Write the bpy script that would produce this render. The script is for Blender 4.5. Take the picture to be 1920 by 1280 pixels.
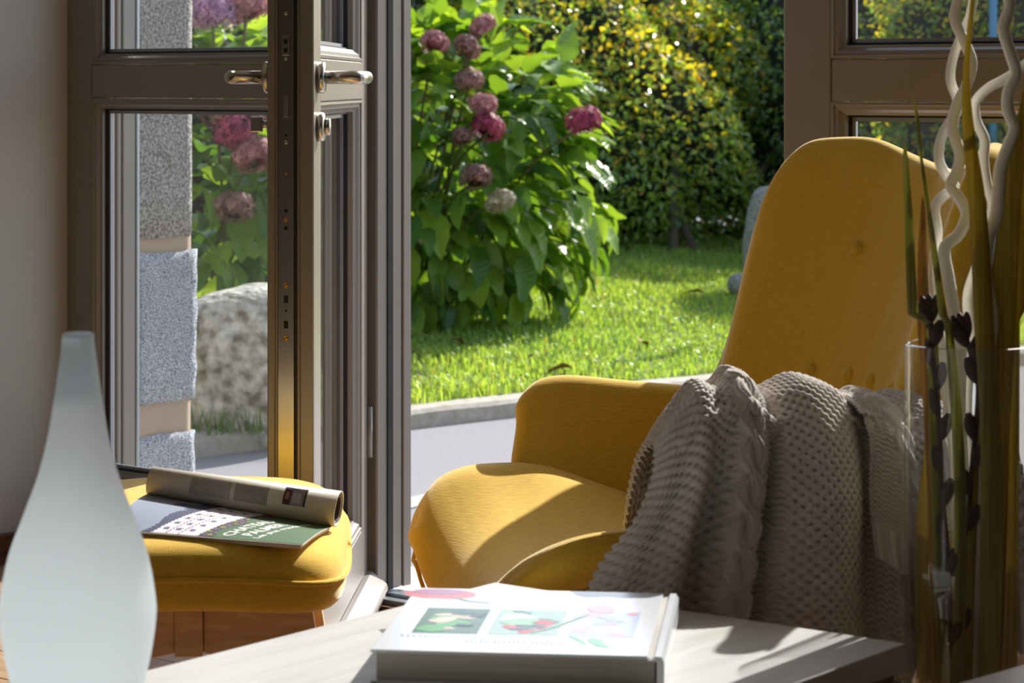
import bpy, bmesh, math, random
import numpy as np
from mathutils import Vector, Matrix
from mathutils.bvhtree import BVHTree

for o in list(bpy.data.objects):
    bpy.data.objects.remove(o, do_unlink=True)
S = bpy.context.scene
COL = S.collection
R = math.radians
random.seed(7)
rng = np.random.default_rng(11)

# ------------------------------------------------------------------ camera
F = 4800.0          # focal length in pixels of the 1920 px frame (90 mm shift lens)
EYE = 1.04
HOR = 160.0         # row of the horizon
cam_d = bpy.data.cameras.new('camera')
cam = bpy.data.objects.new('camera', cam_d)
COL.objects.link(cam)
cam.location = (0, 0, EYE)
cam.rotation_euler = (R(90), 0, 0)
cam_d.sensor_width = 36.0
cam_d.lens = 90.0
cam_d.shift_y = -(640 - HOR) / 1920.0
cam_d.clip_start = 0.05
cam_d.dof.use_dof = True
cam_d.dof.focus_distance = 4.3
cam_d.dof.aperture_fstop = 10.0
S.camera = cam

# ------------------------------------------------------------------ world, sun, exposure
SUN_AZ = R(33)      # from +Y towards +X
SUN_EL = R(36)
w = bpy.data.worlds.new('world')
S.world = w
w.use_nodes = True
nt = w.node_tree
nt.nodes.clear()
sky = nt.nodes.new('ShaderNodeTexSky')
sky.sky_type = 'NISHITA'
sky.sun_disc = False
sky.sun_elevation = SUN_EL
sky.sun_rotation = SUN_AZ
sky.air_density = 1.0
sky.dust_density = 1.5
bgn = nt.nodes.new('ShaderNodeBackground')
bgn.inputs['Strength'].default_value = 0.30
wo = nt.nodes.new('ShaderNodeOutputWorld')
nt.links.new(sky.outputs[0], bgn.inputs[0])
nt.links.new(bgn.outputs[0], wo.inputs[0])
sun_d = bpy.data.lights.new('sun', 'SUN')
sun_d.energy = 8.5
sun_d.angle = R(0.55)
sun_d.color = (1.0, 0.965, 0.91)
sun = bpy.data.objects.new('sun', sun_d)
COL.objects.link(sun)
sdir = Vector((math.sin(SUN_AZ) * math.cos(SUN_EL), math.cos(SUN_AZ) * math.cos(SUN_EL), math.sin(SUN_EL)))
sun.rotation_euler = (-sdir).to_track_quat('-Z', 'Y').to_euler()
sun.location = sdir * 30
S.view_settings.view_transform = 'Standard'
S.view_settings.look = 'None'
S.view_settings.exposure = 0.0
S.view_settings.gamma = 1.0
S.view_settings.use_curve_mapping = False

# ------------------------------------------------------------------ helpers
def P(u, v, Y):
    """point of the place seen at photo pixel (u, v), at distance Y from the lens"""
    return Vector(((u - 960.0) / F * Y, Y, EYE + (HOR - v) / F * Y))

def lin(r, g, b):
    f = lambda c: (c / 255.0 / 12.92) if c / 255.0 <= 0.04045 else ((c / 255.0 + 0.055) / 1.055) ** 2.4
    return (f(r), f(g), f(b), 1.0)

def tag(o, label=None, cat=None, group=None, kind=None):
    if label: o['label'] = label
    if cat: o['category'] = cat
    if group: o['group'] = group
    if kind: o['kind'] = kind
    return o

def empty(name, loc=(0, 0, 0), rz=0.0):
    o = bpy.data.objects.new(name, None)
    COL.objects.link(o)
    o.location = loc
    o.rotation_euler = (0, 0, rz)
    o.empty_display_size = 0.05
    return o

def mesh_obj(name, me, mat=None, parent=None):
    o = bpy.data.objects.new(name, me)
    COL.objects.link(o)
    if mat is not None and not me.materials:
        for m in (mat if isinstance(mat, (list, tuple)) else [mat]):
            me.materials.append(m)
    if parent is not None:
        o.parent = parent
    return o

def pyd(name, verts, faces, mat=None, parent=None, smooth=False, fmats=None):
    me = bpy.data.meshes.new(name)
    me.from_pydata([tuple(v) for v in verts], [], [tuple(f) for f in faces])
    me.update()
    if smooth:
        me.polygons.foreach_set('use_smooth', [True] * len(me.polygons))
    o = mesh_obj(name, me, mat, parent)
    if fmats is not None:
        me.polygons.foreach_set('material_index', fmats)
    return o

def fast_mesh(name, V, Fc, cols=None):
    """V (n,3), Fc (m,k) numpy -> mesh; cols (n,3) linear colours -> attribute Col"""
    V = np.ascontiguousarray(V, dtype=np.float32)
    Fc = np.ascontiguousarray(Fc, dtype=np.int32)
    me = bpy.data.meshes.new(name)
    n, k = Fc.shape
    me.vertices.add(len(V)); me.vertices.foreach_set('co', V.ravel())
    me.loops.add(n * k); me.loops.foreach_set('vertex_index', Fc.ravel())
    me.polygons.add(n)
    me.polygons.foreach_set('loop_start', np.arange(0, n * k, k, dtype=np.int32))
    me.polygons.foreach_set('loop_total', np.full(n, k, dtype=np.int32))
    me.update(calc_edges=True)
    if cols is not None:
        a = me.color_attributes.new('Col', 'FLOAT_COLOR', 'POINT')
        c4 = np.ones((len(V), 4), dtype=np.float32); c4[:, :3] = cols
        a.data.foreach_set('color', c4.ravel())
    return me

def smooth_mesh(me):
    me.polygons.foreach_set('use_smooth', np.ones(len(me.polygons), dtype=bool))

def bm_box(bm, x0, x1, y0, y1, z0, z1):
    vs = [bm.verts.new(p) for p in ((x0, y0, z0), (x1, y0, z0), (x1, y1, z0), (x0, y1, z0),
                                    (x0, y0, z1), (x1, y0, z1), (x1, y1, z1), (x0, y1, z1))]
    for f in ((0, 3, 2, 1), (4, 5, 6, 7), (0, 1, 5, 4), (1, 2, 6, 5), (2, 3, 7, 6), (3, 0, 4, 7)):
        bm.faces.new([vs[i] for i in f])
    return vs

def box(name, x0, x1, y0, y1, z0, z1, mat, parent=None, bev=0.0015, seg=1):
    bm = bmesh.new()
    bm_box(bm, x0, x1, y0, y1, z0, z1)
    if bev > 0:
        bev = min(bev, 0.3 * min(abs(x1 - x0), abs(y1 - y0), abs(z1 - z0)))
        bmesh.ops.bevel(bm, geom=bm.edges[:], offset=bev, segments=seg, affect='EDGES', profile=0.5)
    me = bpy.data.meshes.new(name)
    bm.to_mesh(me); bm.free()
    return mesh_obj(name, me, mat, parent)

def ring(name, x0, x1, z0, z1, prof, mat, parent=None):
    """mitred moulding round a rectangle in the xz plane: prof = [(inset, y), ...]"""
    V, Fc = [], []
    for ins, y in prof:
        V += [(x0 + ins, y, z0 + ins), (x1 - ins, y, z0 + ins), (x1 - ins, y, z1 - ins), (x0 + ins, y, z1 - ins)]
    n = len(prof)
    for k in range(n - 1):
        for i in range(4):
            j = (i + 1) % 4
            Fc.append((k * 4 + i, k * 4 + j, (k + 1) * 4 + j, (k + 1) * 4 + i))
    o = pyd(name, V, Fc, mat, parent)
    return o

def prism(name, poly, y0, y1, mat, parent=None, bev=0.0, axis='y'):
    """extrude polygon (x,z) between y0 and y1"""
    bm = bmesh.new()
    if axis == 'y':
        a = [bm.verts.new((p[0], y0, p[1])) for p in poly]
        b = [bm.verts.new((p[0], y1, p[1])) for p in poly]
    elif axis == 'x':
        a = [bm.verts.new((y0, p[0], p[1])) for p in poly]
        b = [bm.verts.new((y1, p[0], p[1])) for p in poly]
    else:
        a = [bm.verts.new((p[0], p[1], y0)) for p in poly]
        b = [bm.verts.new((p[0], p[1], y1)) for p in poly]
    n = len(poly)
    bm.faces.new(a); bm.faces.new(b[::-1])
    for i in range(n):
        bm.faces.new((a[i], b[i], b[(i + 1) % n], a[(i + 1) % n]))
    bmesh.ops.recalc_face_normals(bm, faces=bm.faces[:])
    if bev > 0:
        bmesh.ops.bevel(bm, geom=bm.edges[:], offset=bev, segments=2, affect='EDGES', profile=0.5)
    me = bpy.data.meshes.new(name)
    bm.to_mesh(me); bm.free()
    return mesh_obj(name, me, mat, parent)

def catmull(pts, n):
    """smooth curve through points, n samples per span"""
    pts = [np.array(p, dtype=float) for p in pts]
    out = []
    m = len(pts)
    for i in range(m - 1):
        p0 = pts[max(i - 1, 0)]; p1 = pts[i]; p2 = pts[i + 1]; p3 = pts[min(i + 2, m - 1)]
        for k in range(n):
            t = k / n
            out.append(0.5 * ((2 * p1) + (-p0 + p2) * t + (2 * p0 - 5 * p1 + 4 * p2 - p3) * t * t + (-p0 + 3 * p1 - 3 * p2 + p3) * t ** 3))
    out.append(pts[-1])
    return out

def tube(name, pts, rad, mat, parent=None, seg=10, caps=True):
    """pts list of 3-vectors, rad scalar or list"""
    pts = [Vector(p) for p in pts]
    n = len(pts)
    rad = [rad] * n if not hasattr(rad, '__len__') else list(rad)
    V, Fc = [], []
    up = Vector((0.13, 0.97, 0.2))
    for i, p in enumerate(pts):
        d = (pts[min(i + 1, n - 1)] - pts[max(i - 1, 0)]).normalized()
        a = d.cross(up)
        if a.length < 1e-4: a = d.cross(Vector((1, 0, 0)))
        a.normalize(); b = d.cross(a).normalized()
        for k in range(seg):
            th = 2 * math.pi * k / seg
            V.append(p + (a * math.cos(th) + b * math.sin(th)) * rad[i])
    for i in range(n - 1):
        for k in range(seg):
            k2 = (k + 1) % seg
            Fc.append((i * seg + k, i * seg + k2, (i + 1) * seg + k2, (i + 1) * seg + k))
    if caps:
        Fc.append(tuple(range(seg))[::-1]); Fc.append(tuple((n - 1) * seg + k for k in range(seg)))
    return pyd(name, V, Fc, mat, parent, smooth=True)

def lathe(name, prof, mat, parent=None, seg=48, axis='z', closed=False):
    V, Fc = [], []
    for r, z in prof:
        for k in range(seg):
            th = 2 * math.pi * k / seg
            if axis == 'z': V.append((r * math.cos(th), r * math.sin(th), z))
            elif axis == 'y': V.append((r * math.cos(th), z, r * math.sin(th)))
            else: V.append((z, r * math.cos(th), r * math.sin(th)))
    n = len(prof)
    for i in range(n - 1 + (1 if closed else 0)):
        i2 = (i + 1) % n
        for k in range(seg):
            k2 = (k + 1) % seg
            Fc.append((i * seg + k, i * seg + k2, i2 * seg + k2, i2 * seg + k))
    return pyd(name, V, Fc, mat, parent, smooth=True)

def interp(xs, ys, x):
    return np.interp(x, xs, ys)

def sm_interp(xs, ys, x):
    """smooth (Catmull) interpolation of key values; ys (n,k)"""
    xs = np.asarray(xs, float); ys = np.asarray(ys, float)
    if ys.ndim == 1: ys = ys[:, None]
    x = np.clip(np.asarray(x, float), xs[0], xs[-1])
    m = np.zeros_like(ys)
    d = np.diff(ys, axis=0) / np.diff(xs)[:, None]
    m[0] = d[0]; m[-1] = d[-1]
    for i in range(1, len(xs) - 1):
        s = d[i - 1] * d[i]
        hm = np.where(s > 0, 2 * d[i - 1] * d[i] / np.where(np.abs(d[i - 1] + d[i]) < 1e-9, 1, d[i - 1] + d[i]), 0)
        m[i] = hm
    i = np.clip(np.searchsorted(xs, x, side='right') - 1, 0, len(xs) - 2)
    h = (xs[i + 1] - xs[i]); t = ((x - xs[i]) / h)
    h = h[:, None]; t = t[:, None]
    return ((2 * t ** 3 - 3 * t ** 2 + 1) * ys[i] + (t ** 3 - 2 * t ** 2 + t) * h * m[i] + (-2 * t ** 3 + 3 * t ** 2) * ys[i + 1] + (t ** 3 - t ** 2) * h * m[i + 1])

def sstep(a, b, x):
    t = np.clip((x - a) / (b - a), 0, 1)
    return t * t * (3 - 2 * t)

# ------------------------------------------------------------------ materials
def new_mat(name):
    m = bpy.data.materials.new(name)
    m.use_nodes = True
    n = m.node_tree
    n.nodes.clear()
    out = n.nodes.new('ShaderNodeOutputMaterial')
    return m, n, out

def pr(name, col, rough=0.6, metal=0.0, spec=0.5, sheen=0.0, bump=None, var=None, coat=0.0, aniso=None):
    """principled; var = (scale, amount, colour2) noise colour; bump = (kind, scale, strength)"""
    m, n, out = new_mat(name)
    b = n.nodes.new('ShaderNodeBsdfPrincipled')
    b.inputs['Base Color'].default_value = col
    b.inputs['Roughness'].default_value = rough
    b.inputs['Metallic'].default_value = metal
    b.inputs['Specular IOR Level'].default_value = spec
    b.inputs['Coat Weight'].default_value = coat
    b.inputs['Coat Roughness'].default_value = 0.28
    if sheen:
        b.inputs['Sheen Weight'].default_value = sheen
        b.inputs['Sheen Roughness'].default_value = 0.4
    n.links.new(b.outputs[0], out.inputs[0])
    tc = n.nodes.new('ShaderNodeTexCoord')
    if var:
        nz = n.nodes.new('ShaderNodeTexNoise')
        nz.inputs['Scale'].default_value = var[0]; nz.inputs['Detail'].default_value = 6
        if len(var) > 3:
            mp = n.nodes.new('ShaderNodeMapping'); mp.inputs['Scale'].default_value = var[3]
            n.links.new(tc.outputs['Object'], mp.inputs[0]); n.links.new(mp.outputs[0], nz.inputs['Vector'])
        else:
            n.links.new(tc.outputs['Object'], nz.inputs['Vector'])
        rp = n.nodes.new('ShaderNodeValToRGB')
        rp.color_ramp.elements[0].position = 0.5 - var[1]; rp.color_ramp.elements[1].position = 0.5 + var[1]
        rp.color_ramp.elements[0].color = col; rp.color_ramp.elements[1].color = var[2]
        n.links.new(nz.outputs['Fac'], rp.inputs[0]); n.links.new(rp.outputs[0], b.inputs['Base Color'])
    if bump:
        nb = n.nodes.new('ShaderNodeTexNoise')
        nb.inputs['Scale'].default_value = bump[0]; nb.inputs['Detail'].default_value = 4
        n.links.new(tc.outputs['Object'], nb.inputs['Vector'])
        bp = n.nodes.new('ShaderNodeBump')
        bp.inputs['Strength'].default_value = bump[1]; bp.inputs['Distance'].default_value = bump[2]
        n.links.new(nb.outputs['Fac'], bp.inputs['Height']); n.links.new(bp.outputs[0], b.inputs['Normal'])
    return m

def glass_mat(name, tint=(0.97, 0.98, 0.985, 1), ior=1.5, dust=0.0):
    m, n, out = new_mat(name)
    tr = n.nodes.new('ShaderNodeBsdfTransparent'); tr.inputs[0].default_value = tint
    gl = n.nodes.new('ShaderNodeBsdfGlossy'); gl.inputs['Roughness'].default_value = 0.0
    gl.inputs[0].default_value = (1, 1, 1, 1)
    lw = n.nodes.new('ShaderNodeLayerWeight'); lw.inputs[0].default_value = 0.5
    pw = n.nodes.new('ShaderNodeMath'); pw.operation = 'POWER'; pw.inputs[1].default_value = 5.0
    n.links.new(lw.outputs['Facing'], pw.inputs[0])
    fr = n.nodes.new('ShaderNodeMapRange'); fr.inputs['To Min'].default_value = 0.045; fr.inputs['To Max'].default_value = 0.95
    n.links.new(pw.outputs[0], fr.inputs['Value'])
    mx = n.nodes.new('ShaderNodeMixShader')
    n.links.new(fr.outputs[0], mx.inputs[0]); n.links.new(tr.outputs[0], mx.inputs[1]); n.links.new(gl.outputs[0], mx.inputs[2])
    last = mx
    if dust > 0:
        tc = n.nodes.new('ShaderNodeTexCoord')
        nz = n.nodes.new('ShaderNodeTexNoise'); nz.inputs['Scale'].default_value = 9; nz.inputs['Detail'].default_value = 8
        n.links.new(tc.outputs['Object'], nz.inputs['Vector'])
        ml = n.nodes.new('ShaderNodeMath'); ml.operation = 'MULTIPLY'; ml.inputs[1].default_value = dust
        n.links.new(nz.outputs['Fac'], ml.inputs[0])
        df = n.nodes.new('ShaderNodeBsdfDiffuse'); df.inputs[0].default_value = (0.75, 0.77, 0.8, 1)
        tl = n.nodes.new('ShaderNodeBsdfTranslucent'); tl.inputs[0].default_value = (0.8, 0.82, 0.85, 1)
        ad = n.nodes.new('ShaderNodeMixShader'); n.links.new(df.outputs[0], ad.inputs[1]); n.links.new(tl.outputs[0], ad.inputs[2])
        m2 = n.nodes.new('ShaderNodeMixShader')
        n.links.new(ml.outputs[0], m2.inputs[0]); n.links.new(mx.outputs[0], m2.inputs[1]); n.links.new(ad.outputs[0], m2.inputs[2])
        last = m2
    n.links.new(last.outputs[0], out.inputs[0])
    return m

def fabric_mat(name, col):
    m, n, out = new_mat(name)
    b = n.nodes.new('ShaderNodeBsdfPrincipled')
    b.inputs['Roughness'].default_value = 0.85
    b.inputs['Specular IOR Level'].default_value = 0.25
    b.inputs['Sheen Weight'].default_value = 0.75
    b.inputs['Sheen Roughness'].default_value = 0.32
    b.inputs['Sheen Tint'].default_value = (1.0, 0.93, 0.70, 1)
    tc = n.nodes.new('ShaderNodeTexCoord')
    hs = []
    for sc in ((900, 60, 60), (60, 60, 900)):
        mp = n.nodes.new('ShaderNodeMapping'); mp.inputs['Scale'].default_value = sc
        nz = n.nodes.new('ShaderNodeTexNoise'); nz.inputs['Scale'].default_value = 1.0; nz.inputs['Detail'].default_value = 3
        n.links.new(tc.outputs['Object'], mp.inputs[0]); n.links.new(mp.outputs[0], nz.inputs['Vector'])
        hs.append(nz)
    ad = n.nodes.new('ShaderNodeMath'); ad.operation = 'ADD'
    n.links.new(hs[0].outputs['Fac'], ad.inputs[0]); n.links.new(hs[1].outputs['Fac'], ad.inputs[1])
    rp = n.nodes.new('ShaderNodeValToRGB')
    rp.color_ramp.elements[0].position = 0.3; rp.color_ramp.elements[1].position = 0.7
    rp.color_ramp.elements[0].color = (col[0] * 0.82, col[1] * 0.8, col[2] * 0.7, 1)
    rp.color_ramp.elements[1].color = (min(col[0] * 1.1, 1), col[1] * 1.12, col[2] * 1.3, 1)
    hf = n.nodes.new('ShaderNodeMath'); hf.operation = 'MULTIPLY'; hf.inputs[1].default_value = 0.5
    n.links.new(ad.outputs[0], hf.inputs[0]); n.links.new(hf.outputs[0], rp.inputs[0])
    n.links.new(rp.outputs[0], b.inputs['Base Color'])
    bp = n.nodes.new('ShaderNodeBump'); bp.inputs['Strength'].default_value = 0.35; bp.inputs['Distance'].default_value = 0.001
    n.links.new(ad.outputs[0], bp.inputs['Height']); n.links.new(bp.outputs[0], b.inputs['Normal'])
    n.links.new(b.outputs[0], out.inputs[0])
    return m

def wood_mat(name, c1, c2, rough=0.45, scale=(3, 40, 40), spec=0.5, coord='Object'):
    m, n, out = new_mat(name)
    b = n.nodes.new('ShaderNodeBsdfPrincipled'); b.inputs['Roughness'].default_value = rough
    b.inputs['Specular IOR Level'].default_value = spec
    tc = n.nodes.new('ShaderNodeTexCoord')
    mp = n.nodes.new('ShaderNodeMapping'); mp.inputs['Scale'].default_value = scale
    nz = n.nodes.new('ShaderNodeTexNoise'); nz.inputs['Scale'].default_value = 1.0; nz.inputs['Detail'].default_value = 8
    nz.inputs['Distortion'].default_value = 1.2
    n.links.new(tc.outputs[coord], mp.inputs[0]); n.links.new(mp.outputs[0], nz.inputs['Vector'])
    rp = n.nodes.new('ShaderNodeValToRGB')
    rp.color_ramp.elements[0].position = 0.36; rp.color_ramp.elements[1].position = 0.62
    rp.color_ramp.elements[0].color = c2; rp.color_ramp.elements[1].color = c1
    n.links.new(nz.outputs['Fac'], rp.inputs[0]); n.links.new(rp.outputs[0], b.inputs['Base Color'])
    bp = n.nodes.new('ShaderNodeBump'); bp.inputs['Strength'].default_value = 0.25; bp.inputs['Distance'].default_value = 0.0006
    n.links.new(nz.outputs['Fac'], bp.inputs['Height']); n.links.new(bp.outputs[0], b.inputs['Normal'])
    n.links.new(b.outputs[0], out.inputs[0])
    return m

def leaf_mat(name, base=None, trans=0.45, rough=0.35, spec=0.5, attr=True, objvar=False, tcol=(1.3, 1.25, 0.5)):
    """leaf with light passing through; colour from attribute Col or base with per-leaf variation"""
    m, n, out = new_mat(name)
    b = n.nodes.new('ShaderNodeBsdfPrincipled'); b.inputs['Roughness'].default_value = rough
    b.inputs['Specular IOR Level'].default_value = spec
    t = n.nodes.new('ShaderNodeBsdfTranslucent')
    if attr:
        a = n.nodes.new('ShaderNodeAttribute'); a.attribute_name = 'Col'
        csock = a.outputs['Color']
    else:
        oi = n.nodes.new('ShaderNodeObjectInfo')
        rp = n.nodes.new('ShaderNodeValToRGB')
        rp.color_ramp.elements[0].color = base[0]; rp.color_ramp.elements[1].color = base[1]
        n.links.new(oi.outputs['Random'], rp.inputs[0])
        csock = rp.outputs[0]
    n.links.new(csock, b.inputs['Base Color'])
    mulc = n.nodes.new('ShaderNodeMix'); mulc.data_type = 'RGBA'; mulc.blend_type = 'MULTIPLY'
    mulc.inputs['Factor'].default_value = 1.0
    mulc.inputs['B'].default_value = (*tcol, 1)
    n.links.new(csock, mulc.inputs['A'])
    n.links.new(mulc.outputs['Result'], t.inputs[0])
    if not attr:
        tc = n.nodes.new('ShaderNodeTexCoord')
        wv = n.nodes.new('ShaderNodeTexWave'); wv.inputs['Scale'].default_value = 22; wv.inputs['Distortion'].default_value = 1.0
        wv.bands_direction = 'DIAGONAL'
        ab = n.nodes.new('ShaderNodeVectorMath'); ab.operation = 'ABSOLUTE'
        n.links.new(tc.outputs['Object'], ab.inputs[0]); n.links.new(ab.outputs[0], wv.inputs['Vector'])
        bp = n.nodes.new('ShaderNodeBump'); bp.inputs['Strength'].default_value = 0.35; bp.inputs['Distance'].default_value = 0.004
        n.links.new(wv.outputs['Fac'], bp.inputs['Height']); n.links.new(bp.outputs[0], b.inputs['Normal'])
    mx = n.nodes.new('ShaderNodeMixShader'); mx.inputs[0].default_value = trans
    n.links.new(b.outputs[0], mx.inputs[1]); n.links.new(t.outputs[0], mx.inputs[2])
    n.links.new(mx.outputs[0], out.inputs[0])
    return m

M = {}
M['taupe'] = pr('taupe_lacquer', lin(120, 113, 106), rough=0.36, spec=0.6, coat=0.7, bump=(60, 0.05, 0.001))
M['gasket'] = pr('black_rubber', lin(18, 18, 20), rough=0.6)
M['spacer'] = pr('glazing_spacer', lin(150, 156, 168), rough=0.35, metal=0.6)
M['steel'] = pr('brushed_steel', lin(190, 184, 174), rough=0.26, metal=1.0)
M['plate'] = pr('lock_plate_steel', lin(160, 154, 144), rough=0.24, metal=1.0, bump=(300, 0.05, 0.0005))
M['dark'] = pr('dark_slot', lin(14, 13, 13), rough=0.8)
M['brass'] = pr('brass_screw', lin(176, 132, 70), rough=0.3, metal=1.0)
M['glass'] = glass_mat('window_glass', dust=0.010)
M['glassdoor'] = glass_mat('door_glass', dust=0.010)
M['vaseglass'] = glass_mat('clear_vase_glass', tint=(0.95, 0.96, 0.965, 1), ior=1.5)
M['wall'] = pr('painted_plaster', lin(190, 187, 179), rough=0.9, bump=(120, 0.12, 0.001))
M['ceil'] = pr('white_ceiling', lin(240, 238, 232), rough=0.95)
M['base'] = wood_mat('brown_baseboard', lin(112, 74, 46), lin(84, 52, 31), scale=(4, 30, 60))
M['oakfloor'] = wood_mat('oak_floor', lin(190, 160, 128), lin(164, 132, 102), rough=0.4, scale=(3, 30, 30))
M['oak'] = wood_mat('limed_oak', lin(203, 201, 196), lin(189, 186, 180), rough=0.38, scale=(34, 2.6, 20))
M['oakdark'] = wood_mat('oak_side', lin(150, 122, 100), lin(120, 96, 78), rough=0.5, scale=(30, 3, 30))
M['beech'] = wood_mat('beech_plywood', lin(226, 188, 144), lin(210, 166, 120), rough=0.45, scale=(14, 14, 60))
M['yellow'] = fabric_mat('mustard_wool', (0.72, 0.45, 0.046, 1))
M['ysewn'] = pr('mustard_thread', (0.5, 0.28, 0.02, 1), rough=0.9)
M['knit'] = pr('taupe_knit_wool', lin(190, 181, 174), rough=0.95, spec=0.15, sheen=0.5, bump=(700, 0.5, 0.001), var=(9, 0.2, lin(206, 198, 192)))
M['granite'] = pr('blue_grey_granite', lin(92, 95, 100), rough=0.85, var=(300, 0.12, lin(188, 192, 198)), bump=(120, 0.5, 0.004))
M['granite2'] = pr('weathered_granite', lin(96, 92, 84), rough=0.9, var=(150, 0.13, lin(172, 168, 160)), bump=(60, 0.5, 0.004))
M['granite3'] = pr('boulder_granite', lin(108, 104, 86), rough=0.9, var=(26, 0.16, lin(206, 202, 190)), bump=(34, 0.9, 0.012))
M['mortar'] = pr('sand_mortar', lin(170, 150, 128), rough=0.95, bump=(150, 0.4, 0.003))
M['asphalt'] = pr('pale_asphalt', lin(116, 115, 117), rough=0.95, spec=0.2, var=(200, 0.18, lin(156, 154, 157)), bump=(350, 0.6, 0.003))
M['kerb'] = pr('kerb_concrete', lin(176, 170, 158), rough=0.9, var=(30, 0.25, lin(146, 139, 124)), bump=(90, 0.5, 0.004))
M['paint'] = pr('pale_strip', lin(160, 158, 155), rough=0.9, bump=(200, 0.4, 0.002))
M['sill'] = pr('pale_sill_stone', lin(206, 202, 196), rough=0.8, bump=(90, 0.3, 0.002))
M['alu'] = pr('threshold_aluminium', lin(176, 182, 188), rough=0.35, metal=0.9)
M['soil'] = pr('lawn_soil', lin(74, 92, 38), rough=1.0, var=(14, 0.2, lin(96, 112, 46)))
M['grass'] = leaf_mat('grass_blade', trans=0.5, rough=0.35, spec=0.5, tcol=(1.25, 1.2, 0.5))
M['hedge'] = leaf_mat('hedge_leaf', trans=0.5, rough=0.16, spec=1.0, tcol=(1.5, 1.4, 0.45))
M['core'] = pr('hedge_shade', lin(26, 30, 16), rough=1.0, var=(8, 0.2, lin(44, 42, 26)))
M['bark'] = pr('grey_bark', lin(92, 80, 66), rough=0.95, bump=(60, 0.5, 0.004))
M['hyd'] = leaf_mat('hydrangea_leaf', base=((0.07, 0.17, 0.028, 1), (0.32, 0.47, 0.065, 1)), trans=0.52, rough=0.32, spec=0.5, attr=False, tcol=(1.5, 1.4, 0.35))
M['hydfoliage'] = leaf_mat('hydrangea_inner_leaf', trans=0.45, rough=0.32, spec=0.5, tcol=(1.4, 1.3, 0.4))
M['petal'] = leaf_mat('hydrangea_petal', trans=0.22, rough=0.6, spec=0.2, tcol=(1.2, 1.0, 1.0))
M['stem'] = pr('hydrangea_stem', lin(96, 92, 50), rough=0.8)
M['dryleaf'] = pr('fallen_leaf', lin(150, 104, 70), rough=0.8)
M['bluepole'] = pr('blue_paint', lin(72, 132, 168), rough=0.5)
M['twig'] = pr('peeled_willow', lin(250, 246, 234), rough=0.55, bump=(120, 0.2, 0.002))
M['blade'] = pr('dried_flax_olive', lin(138, 122, 56), rough=0.5, var=(6, 0.2, lin(110, 92, 40), (60, 60, 1.5)), bump=(300, 0.2, 0.001))
M['blade2'] = pr('dried_flax_green', lin(122, 124, 70), rough=0.5, var=(6, 0.2, lin(92, 96, 48), (60, 60, 1.5)))
M['blade3'] = pr('dried_flax_brown', lin(128, 92, 40), rough=0.55, var=(6, 0.2, lin(96, 66, 30), (60, 60, 1.5)))
M['pod'] = pr('purple_brown_pod', lin(74, 58, 60), rough=0.6)
M['paper'] = pr('magazine_paper', lin(224, 216, 200), rough=0.45)
M['cover'] = pr('white_book_cover', lin(216, 219, 224), rough=0.22, coat=0.3)
M['pages'] = pr('page_edges', lin(190, 186, 178), rough=0.9, var=(3, 0.2, lin(160, 156, 150), (1, 1, 300)))
M['ink'] = pr('grey_ink', lin(128, 122, 116), rough=0.6)

def opal_mat():
    m, n, out = new_mat('opal_glass')
    d = n.nodes.new('ShaderNodeBsdfPrincipled'); d.inputs['Base Color'].default_value = (0.87, 0.92, 0.95, 1)
    d.inputs['Roughness'].default_value = 0.45
    t = n.nodes.new('ShaderNodeBsdfTranslucent'); t.inputs[0].default_value = (0.90, 0.96, 1.0, 1)
    mx = n.nodes.new('ShaderNodeMixShader'); mx.inputs[0].default_value = 0.8
    n.links.new(d.outputs[0], mx.inputs[1]); n.links.new(t.outputs[0], mx.inputs[2]); n.links.new(mx.outputs[0], out.inputs[0])
    return m
M['opal'] = opal_mat()
def strap_mat(name, c1, c2):
    m, n, out = new_mat(name)
    tc = n.nodes.new('ShaderNodeTexCoord'); mp = n.nodes.new('ShaderNodeMapping'); mp.inputs['Scale'].default_value = (240, 240, 3)
    nz = n.nodes.new('ShaderNodeTexNoise'); nz.inputs['Scale'].default_value = 1.0; nz.inputs['Detail'].default_value = 5
    n.links.new(tc.outputs['Object'], mp.inputs[0]); n.links.new(mp.outputs[0], nz.inputs['Vector'])
    rp = n.nodes.new('ShaderNodeValToRGB'); rp.color_ramp.elements[0].position = 0.35; rp.color_ramp.elements[1].position = 0.65
    rp.color_ramp.elements[0].color = c2; rp.color_ramp.elements[1].color = c1
    n.links.new(nz.outputs['Fac'], rp.inputs[0])
    b = n.nodes.new('ShaderNodeBsdfPrincipled'); b.inputs['Roughness'].default_value = 0.45
    t = n.nodes.new('ShaderNodeBsdfTranslucent'); mx = n.nodes.new('ShaderNodeMixShader'); mx.inputs[0].default_value = 0.4
    n.links.new(rp.outputs[0], b.inputs['Base Color']); n.links.new(rp.outputs[0], t.inputs[0])
    n.links.new(b.outputs[0], mx.inputs[1]); n.links.new(t.outputs[0], mx.inputs[2]); n.links.new(mx.outputs[0], out.inputs[0])
    return m
M['blade'] = strap_mat('dried_flax_olive', lin(206, 188, 98), lin(170, 148, 68))
M['blade2'] = strap_mat('dried_flax_green', lin(188, 186, 112), lin(146, 144, 76))
M['blade3'] = strap_mat('dried_flax_brown', lin(184, 146, 80), lin(144, 108, 54))

_flat = {}
def flat(r, g, b, rough=0.5):
    k = (r, g, b, rough)
    if k not in _flat:
        _flat[k] = pr('print_%d_%d_%d' % (r, g, b), lin(r, g, b), rough=rough)
    return _flat[k]

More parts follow.
